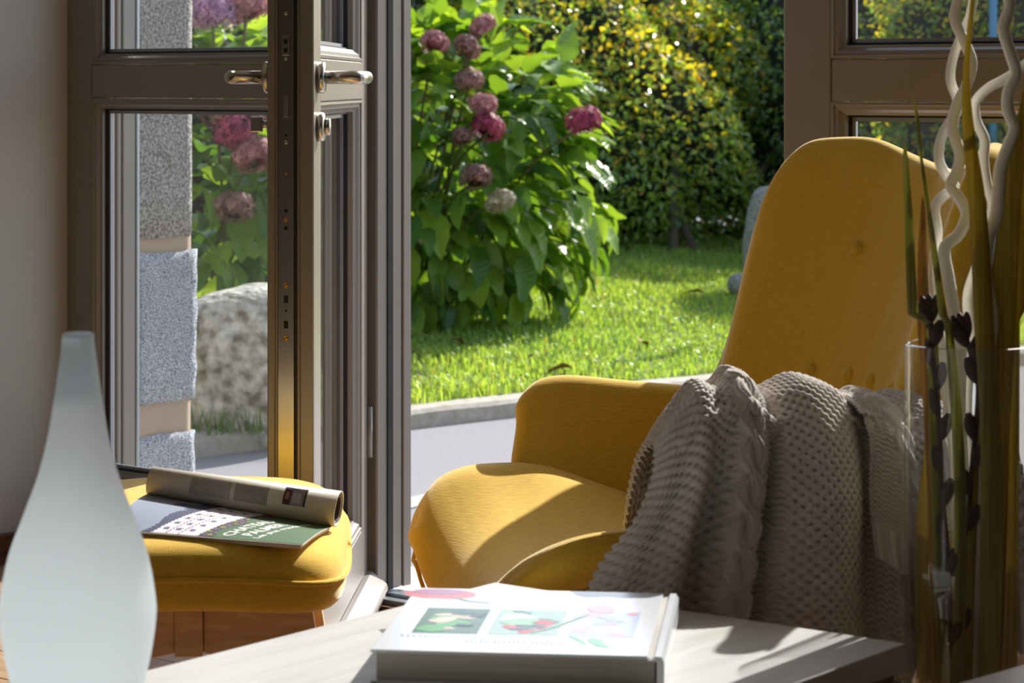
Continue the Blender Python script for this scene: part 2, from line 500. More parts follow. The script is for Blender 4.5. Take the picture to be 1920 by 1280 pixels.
# ------------------------------------------------------------------ wall frame of reference
W0 = Vector((-0.288, 5.12, 0))
WA = R(-39.8)                      # direction of the door wall
E = Vector((math.cos(WA), math.sin(WA), 0))
N = Vector((-math.sin(WA), math.cos(WA), 0))   # outdoors
def WP(t, n, z=0.0):
    return W0 + E * t + N * n + Vector((0, 0, z))

T_L, T_R = -0.918, 5.4             # side wall (left), right wall
N_B = -5.6                         # back wall
CEIL = 2.62
OPEN_L, OPEN_R, OPEN_T = -0.918, 2.03, 2.36

def wall_root(name):
    return empty(name, W0, WA)

# ---- room shell
bm = bmesh.new()
for a in ((OPEN_L - 0.3, OPEN_R, 0.0, 0.10, OPEN_T, CEIL + 0.1), (OPEN_R, T_R + 0.1, 0.0, 0.10, -0.05, CEIL + 0.1)):
    bm_box(bm, *a)
me = bpy.data.meshes.new('wall_front'); bm.to_mesh(me); bm.free()
o = mesh_obj('wall_front', me, M['wall']); o.location = W0; o.rotation_euler.z = WA
tag(o, 'plastered house wall around the glazed doors', 'wall', kind='structure')

def wbox(name, t0, t1, n0, n1, z0, z1, mat, bev=0.0):
    o = box(name, t0, t1, n0, n1, z0, z1, mat, None, bev)
    o.location = W0; o.rotation_euler.z = WA
    return o
tag(wbox('wall_left', T_L - 0.12, T_L, N_B, 0.06, -0.05, CEIL + 0.1, M['wall']), 'pale cream side wall at the left edge', 'wall', kind='structure')
tag(wbox('wall_back', T_L - 0.12, T_R + 0.1, N_B - 0.12, N_B, -0.05, CEIL + 0.1, M['wall']), 'plastered wall behind the photographer', 'wall', kind='structure')
tag(wbox('wall_right', T_R, T_R + 0.12, N_B, 0.06, -0.05, CEIL + 0.1, M['wall']), 'plastered wall at the far right of the room', 'wall', kind='structure')
tag(wbox('ceiling', T_L - 0.12, T_R + 0.12, N_B - 0.12, 0.1, CEIL, CEIL + 0.1, M['ceil']), 'white ceiling of the room', 'ceiling', kind='structure')
fl = wbox('floor', T_L, T_R, N_B, -0.03, -0.06, -0.012, M['oakdark'])
tag(fl, 'oak plank floor under the furniture', 'floor', kind='structure')
# floor boards: laid along the wall, only where the photograph can see them
plank_meshes = []
for L in (1.2,):
    bm = bmesh.new(); bm_box(bm, 0, L - 0.002, 0, 0.138, -0.014, 0.0)
    bmesh.ops.bevel(bm, geom=[e for e in bm.edges if all(v.co.z > -0.001 for v in e.verts)], offset=0.0015, segments=1, affect='EDGES')
    me = bpy.data.meshes.new('floor_board'); bm.to_mesh(me); bm.free(); me.materials.append(M['oakfloor']); plank_meshes.append(me)
row = 0
nn = -0.03 - 0.14
while nn > -4.0:
    off = -0.4 * (row % 3)
    t = T_L + 0.001 + off
    while t < 3.4:
        if t >= T_L:
            o = mesh_obj('floor_board', plank_meshes[0], None, fl); o.location = (t, nn, 0)
        else:
            o = box('floor_board', T_L + 0.001, t + 1.198, nn, nn + 0.138, -0.014, 0, M['oakfloor'], fl, 0.0015)
        t += 1.2
    row += 1
    nn -= 0.14
bb = box('baseboard_left', T_L, T_L + 0.015, N_B, -0.08, 0.0, 0.066, M['base'], None, 0.003, 2)
bb.location = W0; bb.rotation_euler.z = WA
tag(bb, 'brown wooden baseboard along the left side wall', 'baseboard', kind='structure')

# ------------------------------------------------------------------ glazed leaves
Z0, Z1 = 0.020, 2.28
GB, GM0, GM1, GT = 0.208, 0.988, 1.110, 2.13     # glass edges: bottom pane, middle rail, top pane
MLD = 0.036
def leaf(root, w, th, glass, sw=0.097, lock_end=False):
    """glazed leaf 0..w (x), 0..th (y, y=0 inside), parts under root"""
    T = M['taupe']
    xe = w - (0.014 if lock_end else 0)
    box('stile', 0, sw, 0, th, Z0, Z1, T, root, 0.003, 2)
    box('stile', w - sw, xe, 0, th, Z0, Z1, T, root, 0.003, 2)
    g = 0.0012
    box('rail', sw + g, w - sw - g, 0.0005, th - 0.0005, Z0, GB - MLD - g, T, root, 0.002)
    box('rail', sw + g, w - sw - g, 0.0005, th - 0.0005, GM0 + MLD * 0.65 + g, GM1 - MLD * 0.65 - g, T, root, 0.002)
    box('rail', sw + g, w - sw - g, 0.0005, th - 0.0005, GT + MLD + g, Z1, T, root, 0.002)
    for (za, zb) in ((GB - MLD, GM0 + MLD * 0.65), (GM1 - MLD * 0.65, GT + MLD)):
        m = MLD
        # mouldings of both faces, mitred at the corners
        ring('moulding', sw, w - sw, za, zb, [(0, th * .45), (0, 0.002), (0.006, 0.0005), (0.010, 0.004), (0.016, 0.005), (0.024, 0.012), (0.029, 0.014), (m * 0.66 + 0.011, 0.02), (m * 0.66 + 0.011, th * .45)] if False else
             [(0, th * .45), (0, 0.001), (0.005, 0.0005), (0.007, 0.004), (0.013, 0.005), (0.018, 0.012), (0.0225, 0.014), (0.0235, th * .45)], T, root)
        ring('moulding', sw, w - sw, za, zb, [(0, th * .55), (0, th - 0.001), (0.005, th - 0.0005), (0.007, th - 0.004), (0.013, th - 0.005), (0.018, th - 0.012), (0.0225, th - 0.016), (0.0235, th * .55)], T, root)
        q = 0.0235
        ring('gasket', sw + q, w - sw - q, za + q, zb - q, [(0, th * .36), (0.003, th * .36), (0.003, th * .66), (0, th * .66)], M['gasket'], root)
        ring('spacer_bar', sw + q, w - sw - q, za + q, zb - q, [(0.0, th * .45), (0.010, th * .45), (0.010, th * .56), (0, th * .56)], M['spacer'], root)
        box('pane', sw + q, w - sw - q, th * .5 - 0.002, th * .5 + 0.002, za + q, zb - q, glass, root, 0)

# fixed left leaf with its jamb
b1 = wall_root('window_1'); tag(b1, 'fixed glazed taupe leaf left of the open door', 'window', kind='structure')
lf = empty('fixed_leaf'); lf.parent = b1
# parts sit directly under the window; shift the leaf by re-parenting with an offset
bpy.data.objects.remove(lf)
def leaf_at(root, x0, w, th, glass, **k):
    before = set(o.name for o in bpy.data.objects)
    leaf(root, w, th, glass, **k)
    for o in bpy.data.objects:
        if o.name not in before and o.parent is root:
            o.location.x += x0
leaf_at(b1, -0.918 + 0.0, 0.918 - 0.024, 0.062, M['glass'], sw=0.082)
box('jamb', -0.917, -0.890, 0.064, 0.115, 0.0, 2.36, M['taupe'], b1, 0.004)
box('door_post', -0.022, 0.024, 0.0, 0.075, 0.03, 2.36, M['taupe'], b1, 0.003)
box('post_cover_strip', 0.010, 0.027, 0.076, 0.10, 0.03, 2.36, M['taupe'], b1, 0.002)
box('gasket', 0.0245, 0.027, 0.03, 0.045, 0.03, 2.30, M['gasket'], b1, 0)
box('head_rail', -0.917, 2.029, 0.0, 0.075, 2.285, 2.36, M['taupe'], b1, 0.003)
# stepped profiles of the outer jamb, seen through the pane
for (t0, t1, n0, n1, mt) in ((-0.916, -0.880, 0.117, 0.128, 'taupe'), (-0.916, -0.888, 0.129, 0.138, 'gasket'), (-0.916, -0.886, 0.139, 0.176, 'taupe'), (-0.916, -0.884, 0.178, 0.188, 'alu')):
    box('outer_jamb_profile', t0, t1, n0, n1, 0.0, 2.36, M[mt], b1, 0.002)

# closed right leaf
b2 = wall_root('door_2'); tag(b2, 'closed glazed taupe door leaf behind the armchair', 'door', kind='structure')
leaf_at(b2, 0.994, 0.96, 0.062, M['glass'])
box('meeting_strip', 0.986, 0.9935, 0.012, 0.05, Z0, Z1, M['plate'], b2, 0.001)
for z in (0.45, 1.02, 1.065, 1.11, 1.55):
    box('strip_joint', 0.9852, 0.9858, 0.010, 0.052, z, z + 0.003, M['dark'], b2, 0)
box('jamb', 1.957, 2.029, 0.0, 0.075, 0.03, 2.284, M['taupe'], b2, 0.003)

# open left leaf
LW, LT = 0.88, 0.0774
far = Vector((-0.2885, 5.10, 0)); near = Vector((-0.327, 4.22, 0))
d = (near - far).normalized()
ang = math.atan2(d.y, d.x)
yd = Vector((-math.sin(ang), math.cos(ang), 0))
b3 = empty('door_1', far - yd * LT, ang)
tag(b3, 'open glazed taupe door leaf swung in with steel lever handles', 'door', kind='structure')
leaf(b3, LW, LT, M['glassdoor'], lock_end=True)
T = M['taupe']
xe = LW - 0.014
# rebated lock edge: lips, gasket groove, lock plate
box('edge_lip', xe, LW - 0.004, 0.0, 0.0125, Z0, Z1, T, b3, 0.002)
box('edge_lip', xe, LW - 0.007, 0.0125, 0.0165, Z0, Z1, T, b3, 0.001)
box('edge_lip', xe, LW, 0.0545, LT, Z0, Z1, T, b3, 0.002)
box('edge_lip', xe, LW - 0.005, 0.0495, 0.0545, Z0, Z1, T, b3, 0.001)
box('gasket', xe, LW - 0.011, 0.0435, 0.0495, Z0, Z1, M['gasket'], b3, 0.001)
fp = box('lock_faceplate', xe, xe + 0.003, 0.0165, 0.0435, Z0 + 0.02, Z1 - 0.02, M['plate'], b3, 0.0006)
def edge_z(v, Y=4.22): return EYE + (HOR - v) / F * Y
yc = 0.030
for v, mt, r in ((25, 'steel', .0035), (110, 'steel', .003), (254, 'dark', .002), (267, 'steel', .0035), (326, 'brass', .0025), (396, 'dark', .003), (413, 'brass', .004), (429, 'dark', .003), (536, 'brass', .0048), (636, 'brass', .0048), (584, 'dark', .002), (1010, 'brass', .0045)):
    o = lathe('screw', [(0.0, 0.0016), (r * .45, 0.0016), (r * .6, 0.0002), (r * .75, 0.0012), (r, 0.0010), (r, -0.001)] if mt != 'dark' else [(0, 0.0008), (r, 0.0008), (r, -0.001)], M[mt], fp, seg=16, axis='x')
    o.location = (xe + 0.003, yc, edge_z(v))
for v0, v1, hw, mt in ((66, 104, .007, 'steel'), (180, 220, .005, 'steel'), (555, 569, .0035, 'dark'), (603, 617, .0035, 'dark')):
    box('lock_slot' if mt == 'dark' else 'latch_bolt', xe + 0.0028, xe + (0.0036 if mt == 'dark' else 0.0062), yc - hw, yc + hw, edge_z(v1), edge_z(v0), M[mt], fp, 0.0008)
for v in (78, 94):
    box('lock_slot', xe + 0.006, xe + 0.0066, yc - 0.003, yc + 0.003, edge_z(v + 4), edge_z(v - 4), M['dark'], fp, 0)

def handle(name, y0, sgn):
    """lever on a round rose: neck out of the face, lever turned along the leaf"""
    hx, hz = LW - 0.055, edge_z(145, 4.26)
    r = empty(name); r.parent = b3
    h = lathe(name, [(0.0, 0.0), (0.0265, 0.0), (0.0265, 0.010), (0.0245, 0.013), (0.012, 0.0135), (0.0, 0.0135)], M['steel'], b3, seg=32, axis='y')
    bpy.data.objects.remove(r)
    h.name = name
    h.location = (hx, y0, hz)
    if sgn < 0: h.rotation_euler.z = math.pi
    s = -1 if sgn > 0 else 1          # lever runs to the hinge side
    path = [(0, 0.012, 0), (0, 0.0600, 0), (s * 0.0012, 0.0645, 0), (s * 0.0042, 0.0682, 0), (s * 0.009, 0.0698, 0), (s * 0.06, 0.070, 0), (s * 0.118, 0.070, 0), (s * 0.124, 0.070, 0)]
    tube('lever', path, [0.0112] * 7 + [0.009], M['steel'], h, seg=24)
    sc = lathe('grub_screw', [(0, 0.001), (0.0022, 0.001), (0.0022, -0.001)], M['dark'], h, seg=10, axis='x')
    sc.location = (0.0111 if s < 0 else -0.0111, 0.019, 0.0)
    return h
tag(handle('lever_handle', LT, 1), 'brushed steel lever on the outer face')
tag(handle('lever_handle', 0.0, -1), 'brushed steel lever on the room face')
cz = edge_z(238, 4.26)
o = lathe('cylinder_rose', [(0, 0), (0.0245, 0), (0.0245, 0.009), (0.022, 0.012), (0.0, 0.0125)], M['steel'], b3, seg=32, axis='y'); o.location = (LW - 0.055, LT, cz)
c2 = lathe('lock_cylinder', [(0, 0.0), (0.0145, 0.0), (0.0145, 0.008), (0.013, 0.010), (0, 0.0105)], M['steel'], o, seg=24, axis='y'); c2.location = (0, 0.0115, 0)
o = lathe('cylinder_rose', [(0, 0), (0.0245, 0), (0.0245, -0.005), (0.0, -0.006)], M['steel'], b3, seg=32, axis='y'); o.location = (LW - 0.055, 0, cz + 0.004)
tube('thumb_turn_neck', [(0, -0.004, 0), (0, -0.016, 0)], 0.006, M['steel'], o, seg=14)
k = prism('thumb_turn', [(-0.005, -0.013), (0.005, -0.013), (0.005, 0.013), (-0.005, 0.013)], -0.035, -0.015, M['steel'], o, bev=0.002)
# outer weather board at the foot of the leaf
prism('weatherboard', [(LT, 0.022), (LT, 0.075), (LT + 0.010, 0.073), (LT + 0.040, 0.048), (LT + 0.042, 0.040), (LT + 0.036, 0.022)], 0.0, LW, T, b3, bev=0.002, axis='x')
for z in (0.35, 1.3, 1.95):
    tube('hinge', [(0.0, LT + 0.004, z - 0.05), (0.0, LT + 0.004, z + 0.05)], 0.007, M['taupe'], b3, seg=14)

# threshold
th = wall_root('trim_1'); tag(th, 'grooved aluminium door threshold', 'threshold', kind='structure')
for (n0, n1, z1, mt) in ((-0.03, -0.012, 0.012, 'base'), (-0.012, 0.012, 0.022, 'alu'), (0.012, 0.018, 0.014, 'gasket'), (0.018, 0.040, 0.028, 'alu'), (0.040, 0.046, 0.016, 'gasket'), (0.046, 0.075, 0.024, 'alu')):
    box('threshold_strip', -0.916, 2.028, n0, n1, -0.03, z1, M[mt], th, 0.001)
o = wbox('trim_2', -0.90, 2.1, 0.076, 0.40, -0.08, -0.008, M['sill'], 0.004)
tag(o, 'pale stone door sill outside the threshold', 'sill', kind='structure')

# ------------------------------------------------------------------ stone reveal left of the door
st = wall_root('wall_stone'); tag(st, 'granite block reveal outside the left pane', 'wall', kind='structure')
def stone(name, t0, t1, n0, n1, z0, z1, mat, seed, amp=0.006):
    bm = bmesh.new(); bm_box(bm, t0, t1, n0, n1, z0, z1)
    bmesh.ops.subdivide_edges(bm, edges=bm.edges[:], cuts=9, use_grid_fill=True)
    rr = random.Random(seed)
    from mathutils import noise
    for v in bm.verts:
        p = v.co.copy()
        k = noise.noise_vector(p * 16 + Vector((seed, 0, 0))) * amp + noise.noise_vector(p * 60 + Vector((seed, 0, 0))) * amp * 0.4
        v.co += k
    me = bpy.data.meshes.new(name); bm.to_mesh(me); bm.free()
    smooth_mesh(me)
    return mesh_obj(name, me, mat, st)
zs = [(-0.05, 0.235), (0.31, 0.655), (0.69, 1.50), (1.53, 2.5)]
for i, (z0, z1) in enumerate(zs):
    stone('stone_block', -1.30, -0.90 + (0.004 if i == 1 else 0), 0.190, 0.372 - (0.008 if i == 2 else 0), z0, z1, M['granite'] if i < 2 else M['granite2'], i * 3.3)
stone('mortar_joint', -1.30, -0.905, 0.19, 0.365, -0.05, 2.5, M['mortar'], 40, 0.003)
o = wbox('wall_outside', -3.2, -1.31, 0.11, 0.37, -0.1, 2.6, M['granite2']); tag(o, 'granite outer wall left of the door', 'wall', kind='structure')

# ------------------------------------------------------------------ ground outdoors
GZ = -0.03
o = pyd('driveway', [(-9, 4.0, GZ), (14, -4, GZ), (16, 26, GZ), (-9, 26, GZ)], [(0, 1, 2, 3)], M['asphalt'])
# keep it outside the house
bpy.data.objects.remove(o)
a = WP(-9, 0.08); b = WP(12, 0.08)
o = pyd('driveway', [(a.x, a.y, GZ), (b.x, b.y, GZ), (b.x + 12, b.y + 30, GZ), (a.x + 2, a.y + 24, GZ)], [(0, 1, 2, 3)], M['asphalt'])
tag(o, 'pale asphalt drive between house and lawn', 'driveway', kind='structure')
kp = [(-3.4, 4.9), (-2.2, 6.05), (-1.30, 6.95), (-0.82, 7.44), (-0.417, 7.86), (0.10, 8.33), (0.722, 8.85), (1.5, 9.45), (2.6, 10.2), (4.2, 11.0)]
kc = [np.array(p) for p in catmull(kp, 8)]
# kerb stones, each its own piece
kb = empty('kerb', (0, 0, 0)); tag(kb, 'low concrete kerb edging the lawn', 'kerb', kind='structure')
cum = [0.0]
for i in range(1, len(kc)): cum.append(cum[-1] + np.linalg.norm(kc[i] - kc[i - 1]))
def kerb_at(s):
    x = np.interp(s, cum, [p[0] for p in kc]); y = np.interp(s, cum, [p[1] for p in kc])
    s2 = min(s + 0.01, cum[-1]); s1 = max(s - 0.01, 0)
    dx = np.interp(s2, cum, [p[0] for p in kc]) - np.interp(s1, cum, [p[0] for p in kc])
    dy = np.interp(s2, cum, [p[1] for p in kc]) - np.interp(s1, cum, [p[1] for p in kc])
    l = math.hypot(dx, dy)
    return np.array((x, y)), np.array((dx / l, dy / l))
KL = 1.0
s = 0.0
while s + KL < cum[-1]:
    n_ = 6; sec = []
    for i in range(n_ + 1):
        p, dd = kerb_at(s + 0.004 + (KL - 0.008) * i / n_)
        sec.append((p, np.array((-dd[1], dd[0]))))
    prof = [(0, -0.06), (0.004, 0.016), (0.018, 0.028), (0.095, 0.032), (0.105, 0.02), (0.105, -0.06)]
    V = []; Fc = []
    for p, nr in sec:
        for (q, z) in prof:
            V.append((p[0] + nr[0] * q, p[1] + nr[1] * q, z + random.uniform(-.002, .002)))
    m_ = len(prof)
    for i in range(n_):
        for k in range(m_):
            k2 = (k + 1) % m_
            Fc.append((i * m_ + k, (i + 1) * m_ + k, (i + 1) * m_ + k2, i * m_ + k2))
    Fc.append(tuple(range(m_))); Fc.append(tuple(n_ * m_ + k for k in range(m_))[::-1])
    pyd('kerb_stone', V, Fc, M['kerb'], kb)
    s += KL
# pale strip in the asphalt
p0 = Vector((-0.34, 6.43, 0)); dd = Vector((0.56, 0.83, 0)).normalized(); nr = Vector((-dd.y, dd.x, 0))
q = [p0 - dd * 1.2, p0 + dd * 3.0]
V = []
for p in q:
    for k_ in (-0.05, 0.05):
        for z in (GZ - 0.01, GZ + 0.004): V.append((p.x + nr.x * k_, p.y + nr.y * k_, z))
o = pyd('gutter_strip', V, [(0, 1, 3, 2), (4, 6, 7, 5), (1, 5, 7, 3), (0, 2, 6, 4), (0, 4, 5, 1), (2, 3, 7, 6)], M['paint'])
tag(o, 'pale concrete strip set into the asphalt', 'gutter', kind='structure')

# lawn surface: rises away from the kerb
def kerb_dist(x, y):
    """signed distance to the kerb line (positive on the lawn side)"""
    x = np.asarray(x, float); y = np.asarray(y, float)
    best = np.full(x.shape, 1e9); sg = np.zeros(x.shape)
    for i in range(len(kc) - 1):
        a, b = kc[i], kc[i + 1]; ab = b - a; L2 = ab @ ab
        t = np.clip(((x - a[0]) * ab[0] + (y - a[1]) * ab[1]) / L2, 0, 1)
        dx = x - (a[0] + t * ab[0]); dy = y - (a[1] + t * ab[1]); dist = np.hypot(dx, dy)
        sd = ab[0] * dy - ab[1] * dx
        m_ = dist < best
        best = np.where(m_, dist, best); sg = np.where(m_, np.sign(sd), sg)
    return best * sg
def lawn_z(x, y):
    dk = kerb_dist(x, y) - 0.1
    return 0.026 + 0.056 * np.maximum(dk, 0) + 0.012 * np.sin(x * 2.3 + 0.5) * np.sin(y * 1.7)
nx, ny = 60, 60
sarr = np.linspace(0, cum[-1] - 0.3, nx)
V = []
for i in range(nx):
    p, dd2 = kerb_at(sarr[i]); nr2 = np.array((-dd2[1], dd2[0]))
    for j in range(ny):
        dist = 0.10 + 11.0 * (j / (ny - 1)) ** 1.3
        # fan towards the back
        x = p[0] + (-0.62) * dist; y = p[1] + 0.78 * dist
        V.append((x, y, 0.0))
V = np.array(V)
V[:, 2] = lawn_z(V[:, 0], V[:, 1]) - 0.004
idx = np.arange(nx * ny).reshape(nx, ny)
Fc = np.stack([idx[:-1, :-1], idx[1:, :-1], idx[1:, 1:], idx[:-1, 1:]], -1).reshape(-1, 4)
me = fast_mesh('lawn_ground', V, Fc); smooth_mesh(me)
tag(mesh_obj('lawn_ground', me, M['soil']), 'mossy soil of the lawn', 'lawn', kind='structure')

# grass blades
def grass(n, xr, yr, hmin, hmax, seed):
    r = np.random.default_rng(seed)
    x = r.uniform(*xr, n); y = r.uniform(*yr, n)
    dk = kerb_dist(x, y)
    keep = dk > 0.10
    # stay inside the view wedge with some margin
    u = x / y * F + 960
    keep &= (u > 250) & (u < 2250)
    x, y = x[keep], y[keep]; n = len(x)
    z = lawn_z(x, y)
    h = r.uniform(hmin, hmax, n) * (0.75 + 0.5 * np.clip(np.sin(x * 5.1 + y * 3.3) * np.sin(y * 4.7 - x * 2.2), -1, 1))
    h = np.maximum(h, 0.012)
    az = r.uniform(0, 2 * np.pi, n); lean = r.uniform(0.1, 0.9, n)
    wv = r.uniform(0.0022, 0.0045, n)
    dx, dy = np.cos(az), np.sin(az); px, py = -dy, dx
    b0 = np.stack([x + px * wv, y + py * wv, z - 0.004], -1); b1 = np.stack([x - px * wv, y - py * wv, z - 0.004], -1)
    mx_, my_ = x + dx * lean * h * .35, y + dy * lean * h * .35
    m0 = np.stack([mx_ + px * wv * .8, my_ + py * wv * .8, z + h * .6], -1); m1 = np.stack([mx_ - px * wv * .8, my_ - py * wv * .8, z + h * .6], -1)
    tp = np.stack([x + dx * lean * h, y + dy * lean * h, z + h * (1.0 - 0.25 * lean)], -1)
    V = np.stack([b0, b1, m1, m0, tp], 1).reshape(-1, 3)
    k = np.arange(n)[:, None] * 5
    Fq = np.concatenate([k + np.array([[0, 1, 2]]), k + np.array([[0, 2, 3]]), k + np.array([[3, 2, 4]])], 0)
    g = r.uniform(0, 1, n)
    patch = 0.5 + 0.5 * np.sin(x * 2.1 + 1) * np.cos(y * 1.6 + x)
    c = np.stack([0.20 + 0.18 * g + 0.07 * patch, 0.34 + 0.19 * g + 0.05 * patch, 0.065 + 0.06 * g], -1)
    dry = r.uniform(0, 1, n) < 0.05
    c[dry] = (0.32, 0.26, 0.10)
    return fast_mesh('grass', V, Fq, np.repeat(c, 5, 0))
me = grass(190000, (-2.2, 4.2), (6.4, 13.5), 0.022, 0.050, 5)
tag(mesh_obj('grass', me, M['grass']), 'short sunlit green grass of the lawn', 'grass', kind='stuff')

# ------------------------------------------------------------------ foliage tools
def hyd_leaf_mesh(seed, L=0.15, W=0.055):
    r = random.Random(seed)
    ns = 8
    V = []; Fc = []
    droop = r.uniform(0.25, 0.6); fold = r.uniform(0.12, 0.3); tw = r.uniform(-0.25, 0.25)
    for i in range(ns + 1):
        t = i / ns
        wd = W * (math.sin(math.pi * min(1, t ** 0.8)) ** 0.75) * (1.08 - 0.3 * t) if 0 < t < 1 else 0.0
        x = L * t; zc = -droop * L * t * t
        wav = 0.004 * math.sin(i * 2.1 + seed)
        for kx, sg in enumerate((-1, -0.5, 0, 0.5, 1)):
            ser = 0.002 * (1 if i % 2 else -1) if abs(sg) == 1 else 0
            yy = sg * (wd + ser if wd > 0 else 0)
            V.append((x + abs(sg) * 0.006, yy * math.cos(tw * t), zc + abs(yy) * fold * (1.2 if abs(sg) < 1 else 1) + yy * tw * t + wav * abs(sg)))
    for i in range(ns):
        for k in range(4):
            a = i * 5 + k
            Fc.append((a, a + 1, a + 6, a + 5))
    me = bpy.data.meshes.new('leaf')
    me.from_pydata(V, [], Fc); me.update(); smooth_mesh(me)
    me.materials.append(M['hyd'])
    return me
HL = [hyd_leaf_mesh(i, L=0.140 + 0.013 * (i % 4), W=0.047 + 0.005 * (i % 3)) for i in range(6)]
HLV = []
for me in HL:
    v = np.empty(len(me.vertices) * 3, dtype=np.float32); me.vertices.foreach_get('co', v)
    f = np.empty(len(me.polygons) * 4, dtype=np.int32); me.polygons.foreach_get('vertices', f)
    HLV.append((v.reshape(-1, 3), f.reshape(-1, 4)))

def leaf_frame(dirv, up):
    x = dirv.normalized()
    y = up.cross(x)
    if y.length < 1e-3: y = Vector((1, 0, 0)).cross(x)
    y.normalize(); z = x.cross(y)
    return Matrix((x, y, z)).transposed().to_4x4()

def flower_head_mesh(seed, kind):
    r = np.random.default_rng(seed)
    n = 130
    V = []; Fc = []; C = []
    pal = {'pink': ((0.26, 0.09, 0.10), (0.60, 0.30, 0.28)), 'wine': ((0.14, 0.014, 0.04), (0.50, 0.10, 0.17)),
           'dusty': ((0.16, 0.075, 0.065), (0.46, 0.27, 0.22)), 'dry': ((0.22, 0.20, 0.10), (0.46, 0.42, 0.28)),
           'lilac': ((0.32, 0.16, 0.30), (0.60, 0.36, 0.46))}[kind]
    for i in range(n):
        th = math.acos(1 - 1.75 * (i + .5) / n); ph = i * 2.399963
        nrm = Vector((math.sin(th) * math.cos(ph), math.sin(th) * math.sin(ph), math.cos(th)))
        rad = 0.062 * (1 + r.uniform(-.08, .08))
        c = Vector((nrm.x * rad * 1.1, nrm.y * rad * 1.1, nrm.z * rad * .82))
        up = (nrm + Vector(r.uniform(-.4, .4, 3))).normalized()
        a = up.cross(Vector((.3, .2, .9))).normalized(); b = up.cross(a)
        sz = r.uniform(0.008, 0.012); ro = r.uniform(0, 1.57)
        g = r.uniform(0, 1); col = np.array(pal[0]) * (1 - g) + np.array(pal[1]) * g
        for k in range(4):
            t = ro + k * math.pi / 2
            e1 = a * math.cos(t) + b * math.sin(t); e2 = -a * math.sin(t) + b * math.cos(t)
            i0 = len(V)
            V += [c, c + (e1 * .75 + e2 * .5) * sz + up * .002, c + e1 * sz * 1.35 - up * 0.001, c + (e1 * .75 - e2 * .5) * sz + up * .002]
            Fc.append((i0, i0 + 1, i0 + 2, i0 + 3)); C += [col] * 4
    # inner ball so that the head is not see-through
    i0 = len(V)
    for jj in range(7):
        ph_ = math.pi * (jj + .3) / 7.6
        for ii in range(12):
            tt_ = 2 * math.pi * ii / 12
            V.append(Vector((math.sin(ph_) * math.cos(tt_) * .052, math.sin(ph_) * math.sin(tt_) * .052, math.cos(ph_) * .038))); C.append(np.array(pal[0]) * .9)
    for jj in range(6):
        for ii in range(12):
            Fc.append((i0 + jj * 12 + ii, i0 + jj * 12 + (ii + 1) % 12, i0 + jj * 12 + 12 + (ii + 1) % 12, i0 + jj * 12 + 12 + ii))
    me = fast_mesh('flower_head', np.array([tuple(v) for v in V]), np.array(Fc), np.array(C))
    me.materials.append(M['petal'])
    return me
FH = {k: flower_head_mesh(i + 3, k) for i, k in enumerate(('pink', 'wine', 'dusty', 'dry', 'lilac'))}

